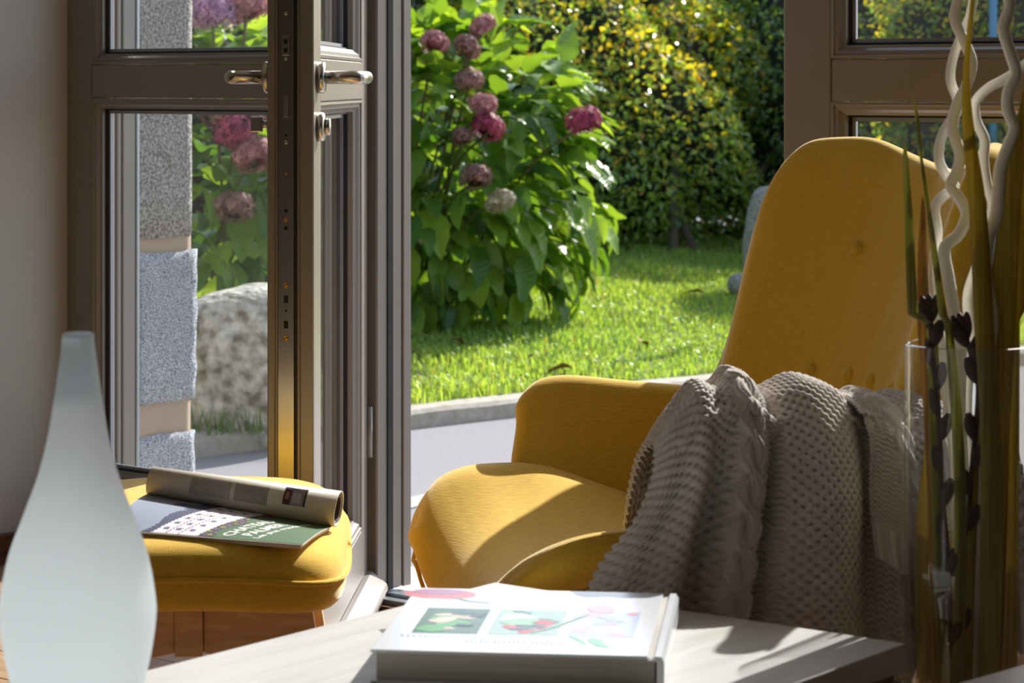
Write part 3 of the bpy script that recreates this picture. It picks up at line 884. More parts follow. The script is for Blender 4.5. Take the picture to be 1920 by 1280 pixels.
def hydrangea(name, label, cen, rad, nleaf, nfill, flowers, seed, zbase):
    root = empty(name, (cen[0], cen[1], zbase))
    tag(root, label, 'shrub', 'hydrangea bushes by the lawn')
    r = random.Random(seed)
    base = Vector((cen[0], cen[1], zbase)); c0 = Vector(cen)
    def place(front):
        while True:
            dv = Vector((r.gauss(0, 1), r.gauss(0, 1), r.gauss(0, 1))).normalized()
            if front and dv.y > 0.25: continue
            if dv.z < -0.75: continue
            break
        # bumpy outline
        k = 1.0 + 0.10 * math.sin(dv.x * 7 + seed) * math.sin(dv.z * 6 + 1) + r.uniform(-.13, .05)
        p = Vector((c0.x + dv.x * rad[0] * k, c0.y + dv.y * rad[1] * k, c0.z + dv.z * rad[2] * k))
        return p, dv
    for i in range(nleaf):
        p, dv = place(True)
        out = (dv + Vector((r.uniform(-.55, .55), r.uniform(-.5, .35), r.uniform(-.55, .35))) + Vector((0, 0, -0.25))).normalized()
        up = (Vector((0, 0, 1)) + dv * 0.55 + Vector((r.uniform(-.5, .5), r.uniform(-.5, .5), 0))).normalized()
        m = leaf_frame(out, up)
        o = mesh_obj('leaf', HL[r.randrange(6)], None, root)
        s_ = r.uniform(0.75, 1.2)
        o.matrix_local = Matrix.Translation(p - base - out * 0.06) @ m @ Matrix.Scale(s_, 4)
    Vs, Fs, Cs = [], [], []; off = 0
    for i in range(nfill):
        p, dv = place(False)
        k = r.uniform(0.55, 1.0)
        p = c0 + (p - c0) * k
        out = (dv + Vector((r.uniform(-.8, .8), r.uniform(-.8, .8), r.uniform(-.8, .5)))).normalized()
        up = (Vector((0, 0, 1)) + Vector((r.uniform(-.7, .7), r.uniform(-.7, .7), 0))).normalized()
        m = Matrix.Translation(p - base) @ leaf_frame(out, up) @ Matrix.Scale(r.uniform(.7, 1.1), 4)
        v, f = HLV[r.randrange(6)]
        A = np.array(m)
        Vs.append(v @ A[:3, :3].T + A[:3, 3]); Fs.append(f + off); off += len(v)
        g = r.random()
        Cs.append(np.tile((0.06 + .16 * g, 0.15 + .20 * g, 0.024 + .03 * g), (len(v), 1)))
    me = fast_mesh('foliage', np.concatenate(Vs), np.concatenate(Fs), np.concatenate(Cs)); smooth_mesh(me)
    o = mesh_obj('foliage', me, M['hydfoliage'], root); o['kind'] = 'stuff'
    for (u, v, Y, kind, s_) in flowers:
        p = P(u, v, Y)
        o = mesh_obj('flower_head', FH[kind], None, root)
        s_ *= 0.80
        o.location = p - base; o.scale = (s_, s_, s_)
        o.rotation_euler = (r.uniform(-.9, 0.3), r.uniform(-.5, .5), r.uniform(0, 6))
        q0 = Vector((c0.x + r.uniform(-.1, .1), c0.y + r.uniform(-.1, .1), zbase)) - base
        mid = q0.lerp(p - base, 0.6) + Vector((0, 0, 0.1))
        tube('stem', catmull([q0, mid, p - base - Vector((0, 0, .02))], 4), 0.005, M['stem'], root, seg=6)
    return root
zb = float(lawn_z(np.array([-0.35]), np.array([10.2]))[0])
hydrangea('hydrangea_bush', 'large leafy hydrangea with wine-red flower heads beyond the open doorway', (-0.40, 10.25, 0.66), (0.80, 0.62, 0.70), 300, 900,
          [(905, 48, 9.9, 'pink', 1.0), (815, 80, 9.75, 'pink', 1.0), (877, 88, 9.8, 'dusty', 1.0), (745, 105, 9.7, 'pink', 1.0), (738, 166, 9.65, 'dusty', .9),
           (880, 150, 9.7, 'dusty', 1.0), (905, 195, 9.62, 'pink', 1.0), (915, 238, 9.58, 'wine', 1.15), (1094, 226, 9.72, 'wine', 1.25), (892, 332, 9.5, 'dusty', 1.05),
           (938, 378, 9.5, 'dry', 1.05), (868, 256, 9.6, 'dusty', .8)], 5, zb)
zb2 = float(lawn_z(np.array([-1.05]), np.array([8.9]))[0])
hydrangea('hydrangea_bush', 'hydrangea with faded pink flower heads behind the left pane', (-1.05, 9.0, 0.62), (0.50, 0.42, 0.72), 170, 260,
          [(398, 22, 8.5, 'lilac', 1.5), (462, 12, 8.55, 'pink', 1.4), (405, 215, 8.5, 'dusty', 1.2), (440, 245, 8.45, 'wine', 1.3), (476, 290, 8.45, 'pink', 1.3), (440, 388, 8.45, 'dusty', 1.2), (488, 215, 8.5, 'dusty', 1.2)], 9, zb2)

# ---- hedge shrubs
def small_leaves(n, fn, seed, size, colfn):
    r = np.random.default_rng(seed)
    p, out = fn(r, n)
    n = len(p)
    d = r.normal(size=(n, 3)); d[:, 2] -= 0.5; d += out * 0.8
    d /= np.linalg.norm(d, axis=1, keepdims=True)
    up = r.normal(size=(n, 3)) * 0.7 + np.array([0, 0, 1.0]) + out * 0.3
    sd = np.cross(up, d); sd /= np.linalg.norm(sd, axis=1, keepdims=True) + 1e-9
    nm = np.cross(d, sd)
    L = r.uniform(size[0], size[1], n)[:, None]; W = L * r.uniform(0.22, 0.32, n)[:, None]
    v0 = p; v1 = p + d * L * .45 + sd * W + nm * W * .35; v2 = p + d * L - nm * L * .12; v3 = p + d * L * .45 - sd * W + nm * W * .35
    V = np.stack([v0, v1, v2, v3], 1).reshape(-1, 3)
    k = np.arange(n)[:, None] * 4
    Fq = np.concatenate([k + np.array([[0, 1, 2]]), k + np.array([[0, 2, 3]])], 0)
    c = colfn(r, p)
    return V, Fq, np.repeat(c, 4, 0)

def shrub(name, label, cen, rad, n, seed, size, colfn, zb, stems=5, bump=0.12, squareness=2.6):
    """rounded hedge mass: leaves in a shell round an added dark shade core, with stems"""
    root = empty(name, (cen[0], cen[1], zb)); tag(root, label, 'shrub', 'hedge shrubs behind the lawn')
    base = np.array((cen[0], cen[1], zb)); c0 = np.array(cen)
    def radius(dv):
        k = (np.abs(dv[:, 0] / 1.0) ** squareness + np.abs(dv[:, 1]) ** squareness + np.abs(dv[:, 2]) ** squareness) ** (-1 / squareness)
        w = 1 + bump * np.sin(dv[:, 0] * 5.1 + seed) * np.sin(dv[:, 2] * 6.3 + seed * 2) + 0.5 * bump * np.sin(dv[:, 0] * 13 + dv[:, 2] * 11)
        return k * w
    def fn(r, n):
        dv = r.normal(size=(n * 3, 3)); dv /= np.linalg.norm(dv, axis=1, keepdims=True)
        dv = dv[(dv[:, 1] < 0.45)][:n]
        k = radius(dv) * (1 - np.abs(r.normal(0, 0.10, len(dv))) + 0.02)
        p = c0 + dv * np.array(rad) * k[:, None] - base
        keep = p[:, 2] > 0.03
        return p[keep], dv[keep]
    V, Fq, C = small_leaves(n, fn, seed, size, colfn)
    o = mesh_obj('foliage', fast_mesh('foliage', V, Fq, C), M['hedge'], root); o['kind'] = 'stuff'
    # added dark mass: painted inner shade that blocks light leaks and sky
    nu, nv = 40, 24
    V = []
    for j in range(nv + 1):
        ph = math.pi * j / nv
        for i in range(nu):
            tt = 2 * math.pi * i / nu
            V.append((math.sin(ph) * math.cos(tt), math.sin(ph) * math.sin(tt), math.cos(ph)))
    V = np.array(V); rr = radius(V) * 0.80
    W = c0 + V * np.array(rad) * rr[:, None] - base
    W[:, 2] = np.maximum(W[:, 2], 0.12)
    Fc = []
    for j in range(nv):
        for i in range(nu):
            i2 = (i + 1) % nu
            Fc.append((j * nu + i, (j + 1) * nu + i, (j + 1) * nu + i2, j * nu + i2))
    me = fast_mesh('shade_core', W, np.array(Fc)); smooth_mesh(me)
    mesh_obj('shade_core', me, M['core'], root)
    r = random.Random(seed)
    for i in range(stems):
        x = r.uniform(-.7, .7) * rad[0]; y = -rad[1] * r.uniform(.55, .9)
        pts = [(x, y, -0.05), (x + r.uniform(-.1, .1), y + .05, 0.25), (x + r.uniform(-.2, .2), y + .15, 0.6), (x + r.uniform(-.3, .3), y + .3, 1.1)]
        tube('stem', catmull(pts, 4), [0.03 * (1 - 0.05 * k) for k in range(13)], M['bark'], root, seg=7)
    return root

def col_yellow(r, p):
    n = len(p); g = r.uniform(0, 1, n)[:, None]
    c = np.array([0.11, 0.22, 0.035]) * (1 - g) + np.array([0.38, 0.50, 0.11]) * g
    z = p[:, 2]
    py = 0.36 * np.exp(-((z - 1.05) / 0.45) ** 2) + 0.06
    m = r.uniform(0, 1, n) < py
    c[m] = np.array([0.72, 0.58, 0.05]) * r.uniform(.6, 1.1, (m.sum(), 1))
    o = r.uniform(0, 1, n) < 0.015
    c[o] = (0.55, 0.26, 0.02)
    return c
def col_green(r, p):
    n = len(p); g = r.uniform(0, 1, n)[:, None]
    c = np.array([0.05, 0.12, 0.028]) * (1 - g) + np.array([0.20, 0.31, 0.07]) * g
    m = r.uniform(0, 1, n) < 0.03
    c[m] = (0.35, 0.30, 0.03)
    return c
lz = lambda x, y: float(lawn_z(np.array([x]), np.array([y]))[0])
shrub('hedge_shrub', 'yellowing shrub right behind the wine-red hydrangea', (0.38, 14.3, 0.75), (1.05, 1.75, 1.25), 32000, 21, (0.032, 0.056), col_yellow, lz(0.35, 12.8), squareness=2.1)
shrub('hedge_shrub', 'dark evergreen shrub left of the closed door leaf', (1.72, 14.8, 0.85), (0.85, 1.7, 1.35), 24000, 22, (0.030, 0.052), col_green, lz(1.5, 13.4), squareness=2.2)
shrub('hedge_shrub', 'dark shrub above the hydrangea at the top of the doorway', (-0.85, 15.0, 0.9), (1.0, 1.5, 1.4), 14000, 23, (0.030, 0.05), col_green, lz(-0.75, 13.6))
shrub('hedge_shrub', 'green shrub seen through the closed door leaf', (2.35, 12.6, 0.85), (0.55, 0.6, 1.0), 12000, 24, (0.030, 0.052), col_yellow, 0.1)
shrub('hedge_shrub', 'shadowy shrub far behind the left pane', (-2.3, 13.4, 1.05), (1.1, 1.0, 1.2), 9000, 25, (0.035, 0.055), col_green, 0.1)
shrub('hedge_shrub', 'distant dark shrub behind the blue pole', (3.9, 17.5, 1.3), (1.6, 1.0, 1.5), 9000, 26, (0.04, 0.07), col_green, 0.1)

# ---- boulder
def rock(name, label, cat, cen, rad, seed, mat, sq=3.0, amp=0.05, cuts=5):
    from mathutils import noise
    bm = bmesh.new(); bmesh.ops.create_icosphere(bm, subdivisions=cuts, radius=1.0)
    for v in bm.verts:
        p = v.co.normalized()
        k = (abs(p.x) ** sq + abs(p.y) ** sq + abs(p.z) ** sq) ** (-1 / sq)
        q = Vector((p.x * k * rad[0], p.y * k * rad[1], p.z * k * rad[2]))
        nn_ = noise.noise(q * 3.2 + Vector((seed, 0, 0))) * amp + noise.noise(q * 11 + Vector((seed, 5, 0))) * amp * .35 + noise.noise(q * 40) * amp * .09
        v.co = q + p * nn_
    me = bpy.data.meshes.new(name); bm.to_mesh(me); bm.free(); smooth_mesh(me)
    o = mesh_obj(name, me, mat); o.location = cen
    tag(o, label, cat)
    return o
rock('boulder', 'big rounded granite boulder seen through the left pane', 'boulder', (-0.79, 7.66, 0.19), (0.20, 0.17, 0.25), 3, M['granite3'], 3.2, 0.04)
rock('standing_stone', 'upright grey granite stone standing on the lawn beside the chair back', 'stone', (1.15, 11.35, 0.34), (0.12, 0.10, 0.26), 8, M['granite2'], 3.5, 0.03, 4)
rock('field_stone', 'small dark stone at the foot of the upright granite stone', 'stone', (1.00, 11.15, 0.17), (0.06, 0.05, 0.05), 12, M['granite2'], 2.3, 0.02, 3)
# weeds at the boulder foot
def tuft(name, label, c, n, h, seed):
    r = random.Random(seed); V = []; Fc = []; C = []
    for i in range(n):
        x = c[0] + r.gauss(0, .10); y = c[1] + r.gauss(0, .05); a = r.uniform(0, 6.28); hh = h * r.uniform(.5, 1.1)
        dx, dy = math.cos(a), math.sin(a); i0 = len(V)
        V += [(x - dy * .004, y + dx * .004, c[2]), (x + dy * .004, y - dx * .004, c[2]), (x + dx * hh * .45, y + dy * hh * .45, c[2] + hh)]
        Fc.append((i0, i0 + 1, i0 + 2)); g = r.random(); C += [(0.06 + .08 * g, 0.15 + .1 * g, 0.02)] * 3
    o = mesh_obj(name, fast_mesh(name, np.array(V), np.array(Fc), np.array(C)), M['grass'])
    tag(o, label, 'grass', kind='stuff')
tuft('weed_tuft', 'green weeds growing at the foot of the boulder', (-0.76, 7.50, 0.03), 160, 0.09, 3)

# fallen leaves on the lawn
dl = [(1200, 640, 'curled brown leaf lying on the lawn right of centre', 1.0), (845, 634, 'reddish leaf on the lawn beside the hydrangea shade', .8), (1075, 690, 'pale dry leaf on the lawn above the chair arm', 1.0),
      (1320, 548, 'brown leaf far back on the lawn near the upright stone', .8), (1150, 735, 'dry leaf on the kerb edge behind the chair arm', .8), (1000, 668, 'small pale leaf on the lawn left of centre', .7)]
for i, (u, v, lab, s_) in enumerate(dl):
    # walk out along the view until the lawn is met
    Y = 7.0
    while Y < 14:
        p = P(u, v, Y)
        if p.z < lawn_z(np.array([p.x]), np.array([p.y]))[0] + 0.03 and kerb_dist(np.array([p.x]), np.array([p.y]))[0] > 0.05: break
        Y += 0.02
    me = HL[i % 6].copy(); me.materials.clear(); me.materials.append(M['dryleaf'])
    o = mesh_obj('fallen_leaf', me); o.location = p; o.scale = (s_ * .6,) * 3
    o.rotation_euler = (random.uniform(-.6, .6), random.uniform(-.5, .2), random.uniform(0, 6))
    tag(o, lab, 'leaf', 'fallen leaves on the lawn')

# blue pole far right
pb = P(1862, 300, 12.0)
o = tube('blue_pole', [(pb.x, pb.y, -0.03), (pb.x, pb.y, 2.6)], 0.019, M['bluepole'], None, seg=16)
tag(o, 'thin blue metal pole seen through the closed door leaf', 'pole')

# ------------------------------------------------------------------ armchair
CO = Vector((0.25, 3.70, 0)); CA = math.atan2(-0.954, 0.3)
chair = empty('armchair', CO, CA)
tag(chair, 'mustard yellow upholstered lounge armchair with buttoned back', 'armchair')
# keys over q = 0 (middle of back) .. 1 (front of arm): lower, middle, upper rim (x, y, z)
Q =   [0.0,  0.16,  0.30,  0.40,  0.47,  0.52,  0.56,  0.60,  0.66,  0.78,  0.90,  0.96, 1.0]
LOX = [0.0,  0.10,  0.18,  0.235, 0.265, 0.285, 0.30,  0.31,  0.318, 0.318, 0.312, 0.308, 0.303]
LOY = [0.205, 0.20, 0.185, 0.165, 0.145, 0.130, 0.115, 0.10,  0.075, 0.01, -0.068, -0.105, -0.128]
LOZ = [0.34, 0.34,  0.34,  0.34,  0.34,  0.345, 0.35,  0.355, 0.365, 0.39, 0.425, 0.44, 0.452]
UPX = [0.0,  0.11,  0.205, 0.275, 0.318, 0.338, 0.348, 0.355, 0.362, 0.37, 0.372, 0.370, 0.366]
UPY = [0.405, 0.398, 0.365, 0.318, 0.272, 0.245, 0.222, 0.195, 0.155, 0.050, -0.060, -0.103, -0.128]
UPZ = [0.905, 0.925, 0.950, 0.945, 0.895, 0.800, 0.680, 0.595, 0.548, 0.558, 0.572, 0.566, 0.546]
keys = np.stack([LOX, LOY, LOZ, UPX, UPY, UPZ], -1)
nq, ntt = 34, 16
qs = np.concatenate([np.linspace(0, .40, 12)[:-1], np.linspace(.40, .66, 13)[:-1], np.linspace(.66, 1.0, 11)])
K = sm_interp(Q, keys, qs)
half = []
for i in range(len(qs)):
    lo = K[i, :3]; up = K[i, 3:]
    col = []
    for j in range(ntt):
        t = j / (ntt - 1)
        p = lo * (1 - t) + up * t
        # the back curves: more upright low down, then leaning back
        bow = math.sin(math.pi * t) * (0.035 if qs[i] < .5 else 0.035 * max(0, (0.62 - qs[i]) / .12))
        nrm = np.array((-lo[0], -0.2 - 0 * lo[1], 0)); 
        ctr = np.array((0.0, -0.05, 0)); nr_ = np.array((p[0] - ctr[0], p[1] - ctr[1], 0)); nr_ /= np.linalg.norm(nr_) + 1e-6
        p = p - nr_ * bow * 0.6
        col.append(p)
    half.append(col)
half = np.array(half)                       # (nq, nt, 3) near side (x > 0)
left = half[1:][::-1].copy(); left[:, :, 0] *= -1
inner = np.concatenate([left, half], 0)     # far arm front .. near arm front
ni = inner.shape[0]
du = np.gradient(inner, axis=0); dv_ = np.gradient(inner, axis=1)
nrm = np.cross(du, dv_); nrm /= np.linalg.norm(nrm, axis=2, keepdims=True) + 1e-9
ctr = np.array((0, -0.1, 0.6))
sgn = np.sign(np.sum(nrm * (inner - ctr), axis=2).mean())
nrm *= sgn                                   # outward
# per-point outward check
TH = 0.055
def layer(off, shrink):
    L_ = inner + nrm * off
    return L_
# layers: inner, rim middle (pushed out along the sheet edge), outer
tdir = dv_ / (np.linalg.norm(dv_, axis=2, keepdims=True) + 1e-9)
sdir_ = du / (np.linalg.norm(du, axis=2, keepdims=True) + 1e-9)
A0 = inner.copy(); A2 = inner + nrm * TH
verts = []; vid = {}
def addv(p): verts.append(tuple(p)); return len(verts) - 1
I0 = np.array([[addv(A0[i, j]) for j in range(ntt)] for i in range(ni)])
I2 = np.array([[addv(A2[i, j]) for j in range(ntt)] for i in range(ni)])
faces = []
for i in range(ni - 1):
    for j in range(ntt - 1):
        faces.append((I0[i, j], I0[i, j + 1], I0[i + 1, j + 1], I0[i + 1, j]))
        faces.append((I2[i, j], I2[i + 1, j], I2[i + 1, j + 1], I2[i, j + 1]))
# rim: walk the boundary, extra rounded row
bd = [(i, ntt - 1) for i in range(ni)] + [(ni - 1, j) for j in range(ntt - 2, -1, -1)] + [(i, 0) for i in range(ni - 2, -1, -1)] + [(0, j) for j in range(1, ntt - 1)]
rim = []
for (i, j) in bd:
    ev = np.zeros(3)
    if j == ntt - 1: ev = ev + tdir[i, j]
    if j == 0: ev = ev - tdir[i, j]
    if i == ni - 1: ev = ev + sdir_[i, j]
    if i == 0: ev = ev - sdir_[i, j]
    ev /= np.linalg.norm(ev) + 1e-9
    r1 = addv(A0[i, j] + nrm[i, j] * TH * .22 + ev * TH * .36)
    r2 = addv(A0[i, j] + nrm[i, j] * TH * .78 + ev * TH * .36)
    rim.append((I0[i, j], r1, r2, I2[i, j]))
m_ = len(rim)
for k in range(m_):
    a_, b_ = rim[k], rim[(k + 1) % m_]
    for q_ in range(3):
        faces.append((a_[q_], b_[q_], b_[q_ + 1], a_[q_ + 1]))
o = pyd('back_shell', verts, faces, M['yellow'], chair, smooth=True)
bm = bmesh.new(); bm.from_mesh(o.data); bmesh.ops.recalc_face_normals(bm, faces=bm.faces[:]); bm.to_mesh(o.data); bm.free()
smooth_mesh(o.data)
md = o.modifiers.new('sub', 'SUBSURF'); md.levels = 1; md.render_levels = 2
o['label'] = 'wrap-around back with arms'
shell = o
# piping-like seam round the shell edge
pts = [Vector(A2[i, ntt - 1]) + Vector(tdir[i, ntt - 1]) * TH * .05 + Vector(nrm[i, ntt - 1]) * 0.002 for i in range(ni)]
tube('piping', [tuple(p) for p in pts], 0.0035, M['ysewn'], shell, seg=6)

# seat pad: saddle with raised sides and a rolled front
def seat_top(u, c):
    """u -1..1 across, c front(-) back(+) -> z"""
    Cc = sm_interp([-0.342, -0.32, -0.285, -0.235, -0.15, 0.0, 0.1, 0.22], [0.325, 0.350, 0.370, 0.383, 0.385, 0.372, 0.365, 0.36], np.array([c]))[0, 0]
    Sc = sm_interp([-0.342, -0.32, -0.285, -0.235, -0.15, 0.0, 0.1, 0.22], [0.405, 0.438, 0.465, 0.480, 0.480, 0.430, 0.39, 0.37], np.array([c]))[0, 0]
    k = min(1.0, abs(u)) ** 2.2
    return Cc * (1 - k) + Sc * k
verts = []; faces = []
nu, nv = 25, 22
cs = np.concatenate([np.linspace(0.21, -0.27, 15)[:-1], np.linspace(-0.27, -0.340, nv - 14)])
def halfw(c):
    return float(sm_interp([-0.35, -0.33, -0.275, -0.19, 0.0, 0.1, 0.22], [0.20, 0.25, 0.305, 0.322, 0.312, 0.285, 0.20], np.array([c]))[0, 0])
us = np.sin(np.linspace(-math.pi / 2, math.pi / 2, nu))
top = np.zeros((nv, nu, 3)); bot = np.zeros((nv, nu, 3))
for j, c in enumerate(cs):
    hw = halfw(c)
    for i, u in enumerate(us):
        # front edge: side lobes reach a little further than the middle
        cc = c
        z = seat_top(u, c)
        edge = max(0, (abs(u) - 0.82) / .18)
        z -= 0.022 * edge ** 2
        top[j, i] = (u * hw, cc, z)
        ub = 0.9
        thick = 0.085 + 0.02 * abs(u) ** 2 - 0.02 * sstep(-0.27, -0.342, c)
        bot[j, i] = (u * hw * ub, cc * 0.93 + 0.0, z - thick + 0.02 * edge)
T0 = [[addv2 for addv2 in range(0)] for _ in range(0)]
vs = []
def av(p): vs.append(tuple(p)); return len(vs) - 1
IT = np.array([[av(top[j, i]) for i in range(nu)] for j in range(nv)])
IB = np.array([[av(bot[j, i]) for i in range(nu)] for j in range(nv)])
for j in range(nv - 1):
    for i in range(nu - 1):
        faces.append((IT[j, i], IT[j, i + 1], IT[j + 1, i + 1], IT[j + 1, i]))
        faces.append((IB[j, i], IB[j + 1, i], IB[j + 1, i + 1], IB[j, i + 1]))
bd = [(0, i) for i in range(nu)] + [(j, nu - 1) for j in range(1, nv)] + [(nv - 1, i) for i in range(nu - 2, -1, -1)] + [(j, 0) for j in range(nv - 2, 0, -1)]
mid = []
for (j, i) in bd:
    a_ = top[j, i]; b_ = bot[j, i]
    out = np.array((a_[0] * 1.2, a_[1] + 0.05, 0)); out /= np.linalg.norm(out) + 1e-9
    e_ = 0.030
    mid.append((IT[j, i], av(a_ * .72 + b_ * .28 + out * e_), av(a_ * .35 + b_ * .65 + out * e_ * .85), IB[j, i]))
for k in range(len(mid)):
    a_, b_ = mid[k], mid[(k + 1) % len(mid)]
    for q_ in range(3): faces.append((a_[q_], b_[q_], b_[q_ + 1], a_[q_ + 1]))
o = pyd('seat', vs, faces, M['yellow'], chair, smooth=True)
bm = bmesh.new(); bm.from_mesh(o.data); bmesh.ops.recalc_face_normals(bm, faces=bm.faces[:]); bm.to_mesh(o.data); bm.free()
smooth_mesh(o.data)
md = o.modifiers.new('sub', 'SUBSURF'); md.levels = 1; md.render_levels = 2
seat = o
ppts = [vs[m[2]] for m in mid]
tube('piping', [(p[0] * 1.002, p[1] * 1.002, p[2] - 0.012) for p in ppts] + [(ppts[0][0], ppts[0][1], ppts[0][2] - .012)], 0.0035, M['ysewn'], seat, seg=6)

# buttons: put where the back meets the lines of sight, mirrored to the near half
cm = Matrix.Translation(CO) @ Matrix.Rotation(CA, 4, 'Z'); cmi = cm.inverted()
bm = bmesh.new(); bm.from_mesh(shell.data)
bvh = BVHTree.FromBMesh(bm); bm.free()
co_l = cmi @ Vector((0, 0, EYE))
btn = []
for (u, v) in ((1607, 467), (1519, 692), (1633, 714)):
    tgt = cmi @ P(u, v, 4.0)
    hit = bvh.ray_cast(co_l, (tgt - co_l).normalized())
    if hit[0] is not None: btn.append((hit[0], hit[1]))
for (p, n_) in list(btn):
    if abs(p.x) > 0.03: 
        n2 = Vector((-n_.x, n_.y, n_.z)); btn.append((Vector((-p.x, p.y, p.z)), n2))
for (p, n_) in btn:
    b_ = lathe('button', [(0.0, 0.0075), (0.005, 0.0070), (0.009, 0.005), (0.0115, 0.0015), (0.012, -0.002)], M['yellow'], shell, seg=20)
    if n_.dot(co_l - p) < 0: n_ = -n_
    b_.rotation_euler = n_.to_track_quat('Z', 'Y').to_euler(); b_.location = p + n_ * 0.001
# legs and rails
for sx in (-1, 1):
    for (yf, yt) in ((-0.20, -0.27), (0.16, 0.26)):
        tube('leg', [(sx * 0.27, yt, 0.0), (sx * 0.22, yf, 0.20), (sx * 0.20, yf * .9, 0.31)], [0.012, 0.018, 0.02], M['beech'], chair, seg=14)
    box('side_rail', sx * 0.20 - 0.016, sx * 0.20 + 0.016, -0.22, 0.18, 0.262, 0.288, M['beech'], chair, 0.004, 2)
box('cross_rail', -0.2, 0.2, -0.20, -0.165, 0.245, 0.275, M['beech'], chair, 0.004, 2)
box('cross_rail', -0.2, 0.2, 0.12, 0.155, 0.245, 0.275, M['beech'], chair, 0.004, 2)

# ------------------------------------------------------------------ knitted throw over the near arm
def throw_sheet(s0, s1, Ns, Nt, off, z_end, tmin, hem=False):
    s = np.linspace(s0, s1, Ns)[:, None] * np.ones((1, Nt))
    t = np.ones((Ns, 1)) * np.linspace(tmin, 1, Nt)[None, :]
    c0 = -0.185 + 0.425 * s
    Rz = sm_interp([0, .06, .13, .25, .30, .36, .46, .56, .62, .70, .80, .88, 1.0, 1.2], [.575, .612, .648, .666, .658, .645, .654, .650, .638, .628, .634, .622, .612, .60], s.ravel())[:, 0].reshape(s.shape)
    # section: inside the arm, over it, down the outside
    tx = [0, .08, .17, .23, .28, .34, .45, .65, 1.0]
    xs = [.235, .262, .30, .345, .392, .428, .450, .462, .485]
    ds = [.20, .10, .028, .002, .006, .045, .125, .22, .40]
    X = sm_interp(tx, xs, t.ravel())[:, 0].reshape(s.shape)
    D = sm_interp(tx, ds, t.ravel())[:, 0].reshape(s.shape)
    k = np.clip((t - .25) / .75, 0, 1)
    ze = z_end(s)
    Z = Rz - D * (Rz - ze) / 0.40
    fan = sm_interp([0, .15, .30, .5, 1.0, 1.2], [-.165, -.12, -.07, -.01, .0, .01], s.ravel())[:, 0].reshape(s.shape)
    Cc = c0 + fan * k ** 0.9
    # wraps round the arm front
    X = X - 0.11 * np.clip(1 - s / .28, 0, 1) ** 2 * sstep(.2, .6, t)
    # folds
    def g(cen, wd): return np.exp(-((s - cen) / wd) ** 2)
    amp = 0.25 + 0.75 * sstep(.24, .55, t)
    fold = 0.026 * g(.05, .05) + 0.030 * g(.135, .035) - 0.030 * g(.20, .030) + 0.012 * g(.245, .02) + 0.006 * g(.29, .02) - 0.028 * g(.34 - .03 * k, .018) + 0.030 * g(.46 - .02 * k, .085) \
        - 0.016 * g(.60, .03) + 0.018 * g(.67 + .04 * k, .035) - 0.012 * g(.745 + .03 * k, .02) + 0.012 * g(.80 + .03 * k, .03) - 0.012 * g(.87, .02) + 0.016 * g(.94, .04)
    sway = 0.006 * np.sin(t * 7 + s * 9)
    X = X + fold * amp + sway * amp + off + 0.02 * sstep(.24, .4, t)
    lim = (0.442 + off) * sstep(-0.26, -0.17, Cc) * sstep(.24, .33, t)
    dl_ = X - lim
    X = lim + np.where(dl_ > 0, dl_, 0.15 * dl_ * (lim < .3))
    Z = Z + 0.35 * fold * (1 - sstep(.2, .45, t))
    pts = np.stack([X, Cc, Z], -1)
    ps_ = np.stack([X - fold * amp, Cc, Z], -1)
    Vv = np.concatenate([np.zeros((Ns, 1)), np.cumsum(np.linalg.norm(np.diff(ps_, axis=1), axis=2), axis=1)], 1)
    Vv = np.ones((Ns, 1)) * Vv[Ns // 2][None, :]
    U = s * 0.50
    # knit relief
    cables = [.27, .685, .86]
    moss = sstep(.35, .37, s) * (1 - sstep(.585, .60, s)) + (1 - sstep(.225, .235, s)) + sstep(.735, .745, s) * (1 - sstep(.80, .81, s)) + sstep(.915, .925, s)
    hm = np.cos(2 * np.pi * U / .0150) * np.cos(2 * np.pi * Vv / .0150)
    h_moss = 0.0020 * hm - 0.0060 * np.clip(-hm - .45, 0, 1)
    h_purl = 0.0018 * np.sin(2 * np.pi * Vv / .0085 + 1.6 * np.cos(2 * np.pi * U / .0110)) + 0.0011 * np.cos(2 * np.pi * U / .0110) * np.sin(2 * np.pi * Vv / .0085)
    h = h_moss * moss + h_purl * (1 - moss)
    for ci, cs_ in enumerate(cables):
        uc = (cs_ + 0.04 * k * (ci == 1)) * 0.50
        zone = 1 - sstep(.015, .019, np.abs(U - uc))
        hc = np.zeros_like(U)
        for ph in (0, np.pi):
            w_ = 2 * np.pi * Vv / .095 + ph
            cen = uc + .0085 * np.sin(w_)
            rr = np.clip(1 - ((U - cen) / .0100) ** 2, 0, None)
            strand = (0.0062 + 0.0022 * np.cos(w_)) * np.sqrt(rr) + 0.0011 * np.sin(2 * np.pi * ((U - cen) / .0060 + 0.35 * np.abs(np.sin(2 * np.pi * Vv / .008)))) * (rr > 0)
            hc = np.maximum(hc, strand)
        h = h * (1 - zone) + hc * zone
    if hem:
        rib = sstep(.80, .86, t)
        h = h * (1 - rib) + rib * 0.0045 * np.cos(2 * np.pi * U / .016)
    pts = np.stack([X, Cc, Z], -1)
    du = np.gradient(pts, axis=0); dv = np.gradient(pts, axis=1)
    nr = np.cross(du, dv); nr /= np.linalg.norm(nr, axis=2, keepdims=True) + 1e-9
    if nr[Ns // 2, int(Nt * .7), 0] < 0: nr = -nr
    pts = pts + nr * h[..., None]
    # fuzzy irregularity
    return pts, nr
def grid_faces(Ns, Nt, o0=0, flip=False):
    idx = np.arange(Ns * Nt).reshape(Ns, Nt) + o0
    f = np.stack([idx[:-1, :-1], idx[1:, :-1], idx[1:, 1:], idx[:-1, 1:]], -1).reshape(-1, 4)
    return f[:, ::-1] if flip else f
Vs = []; Fs = []; off = 0
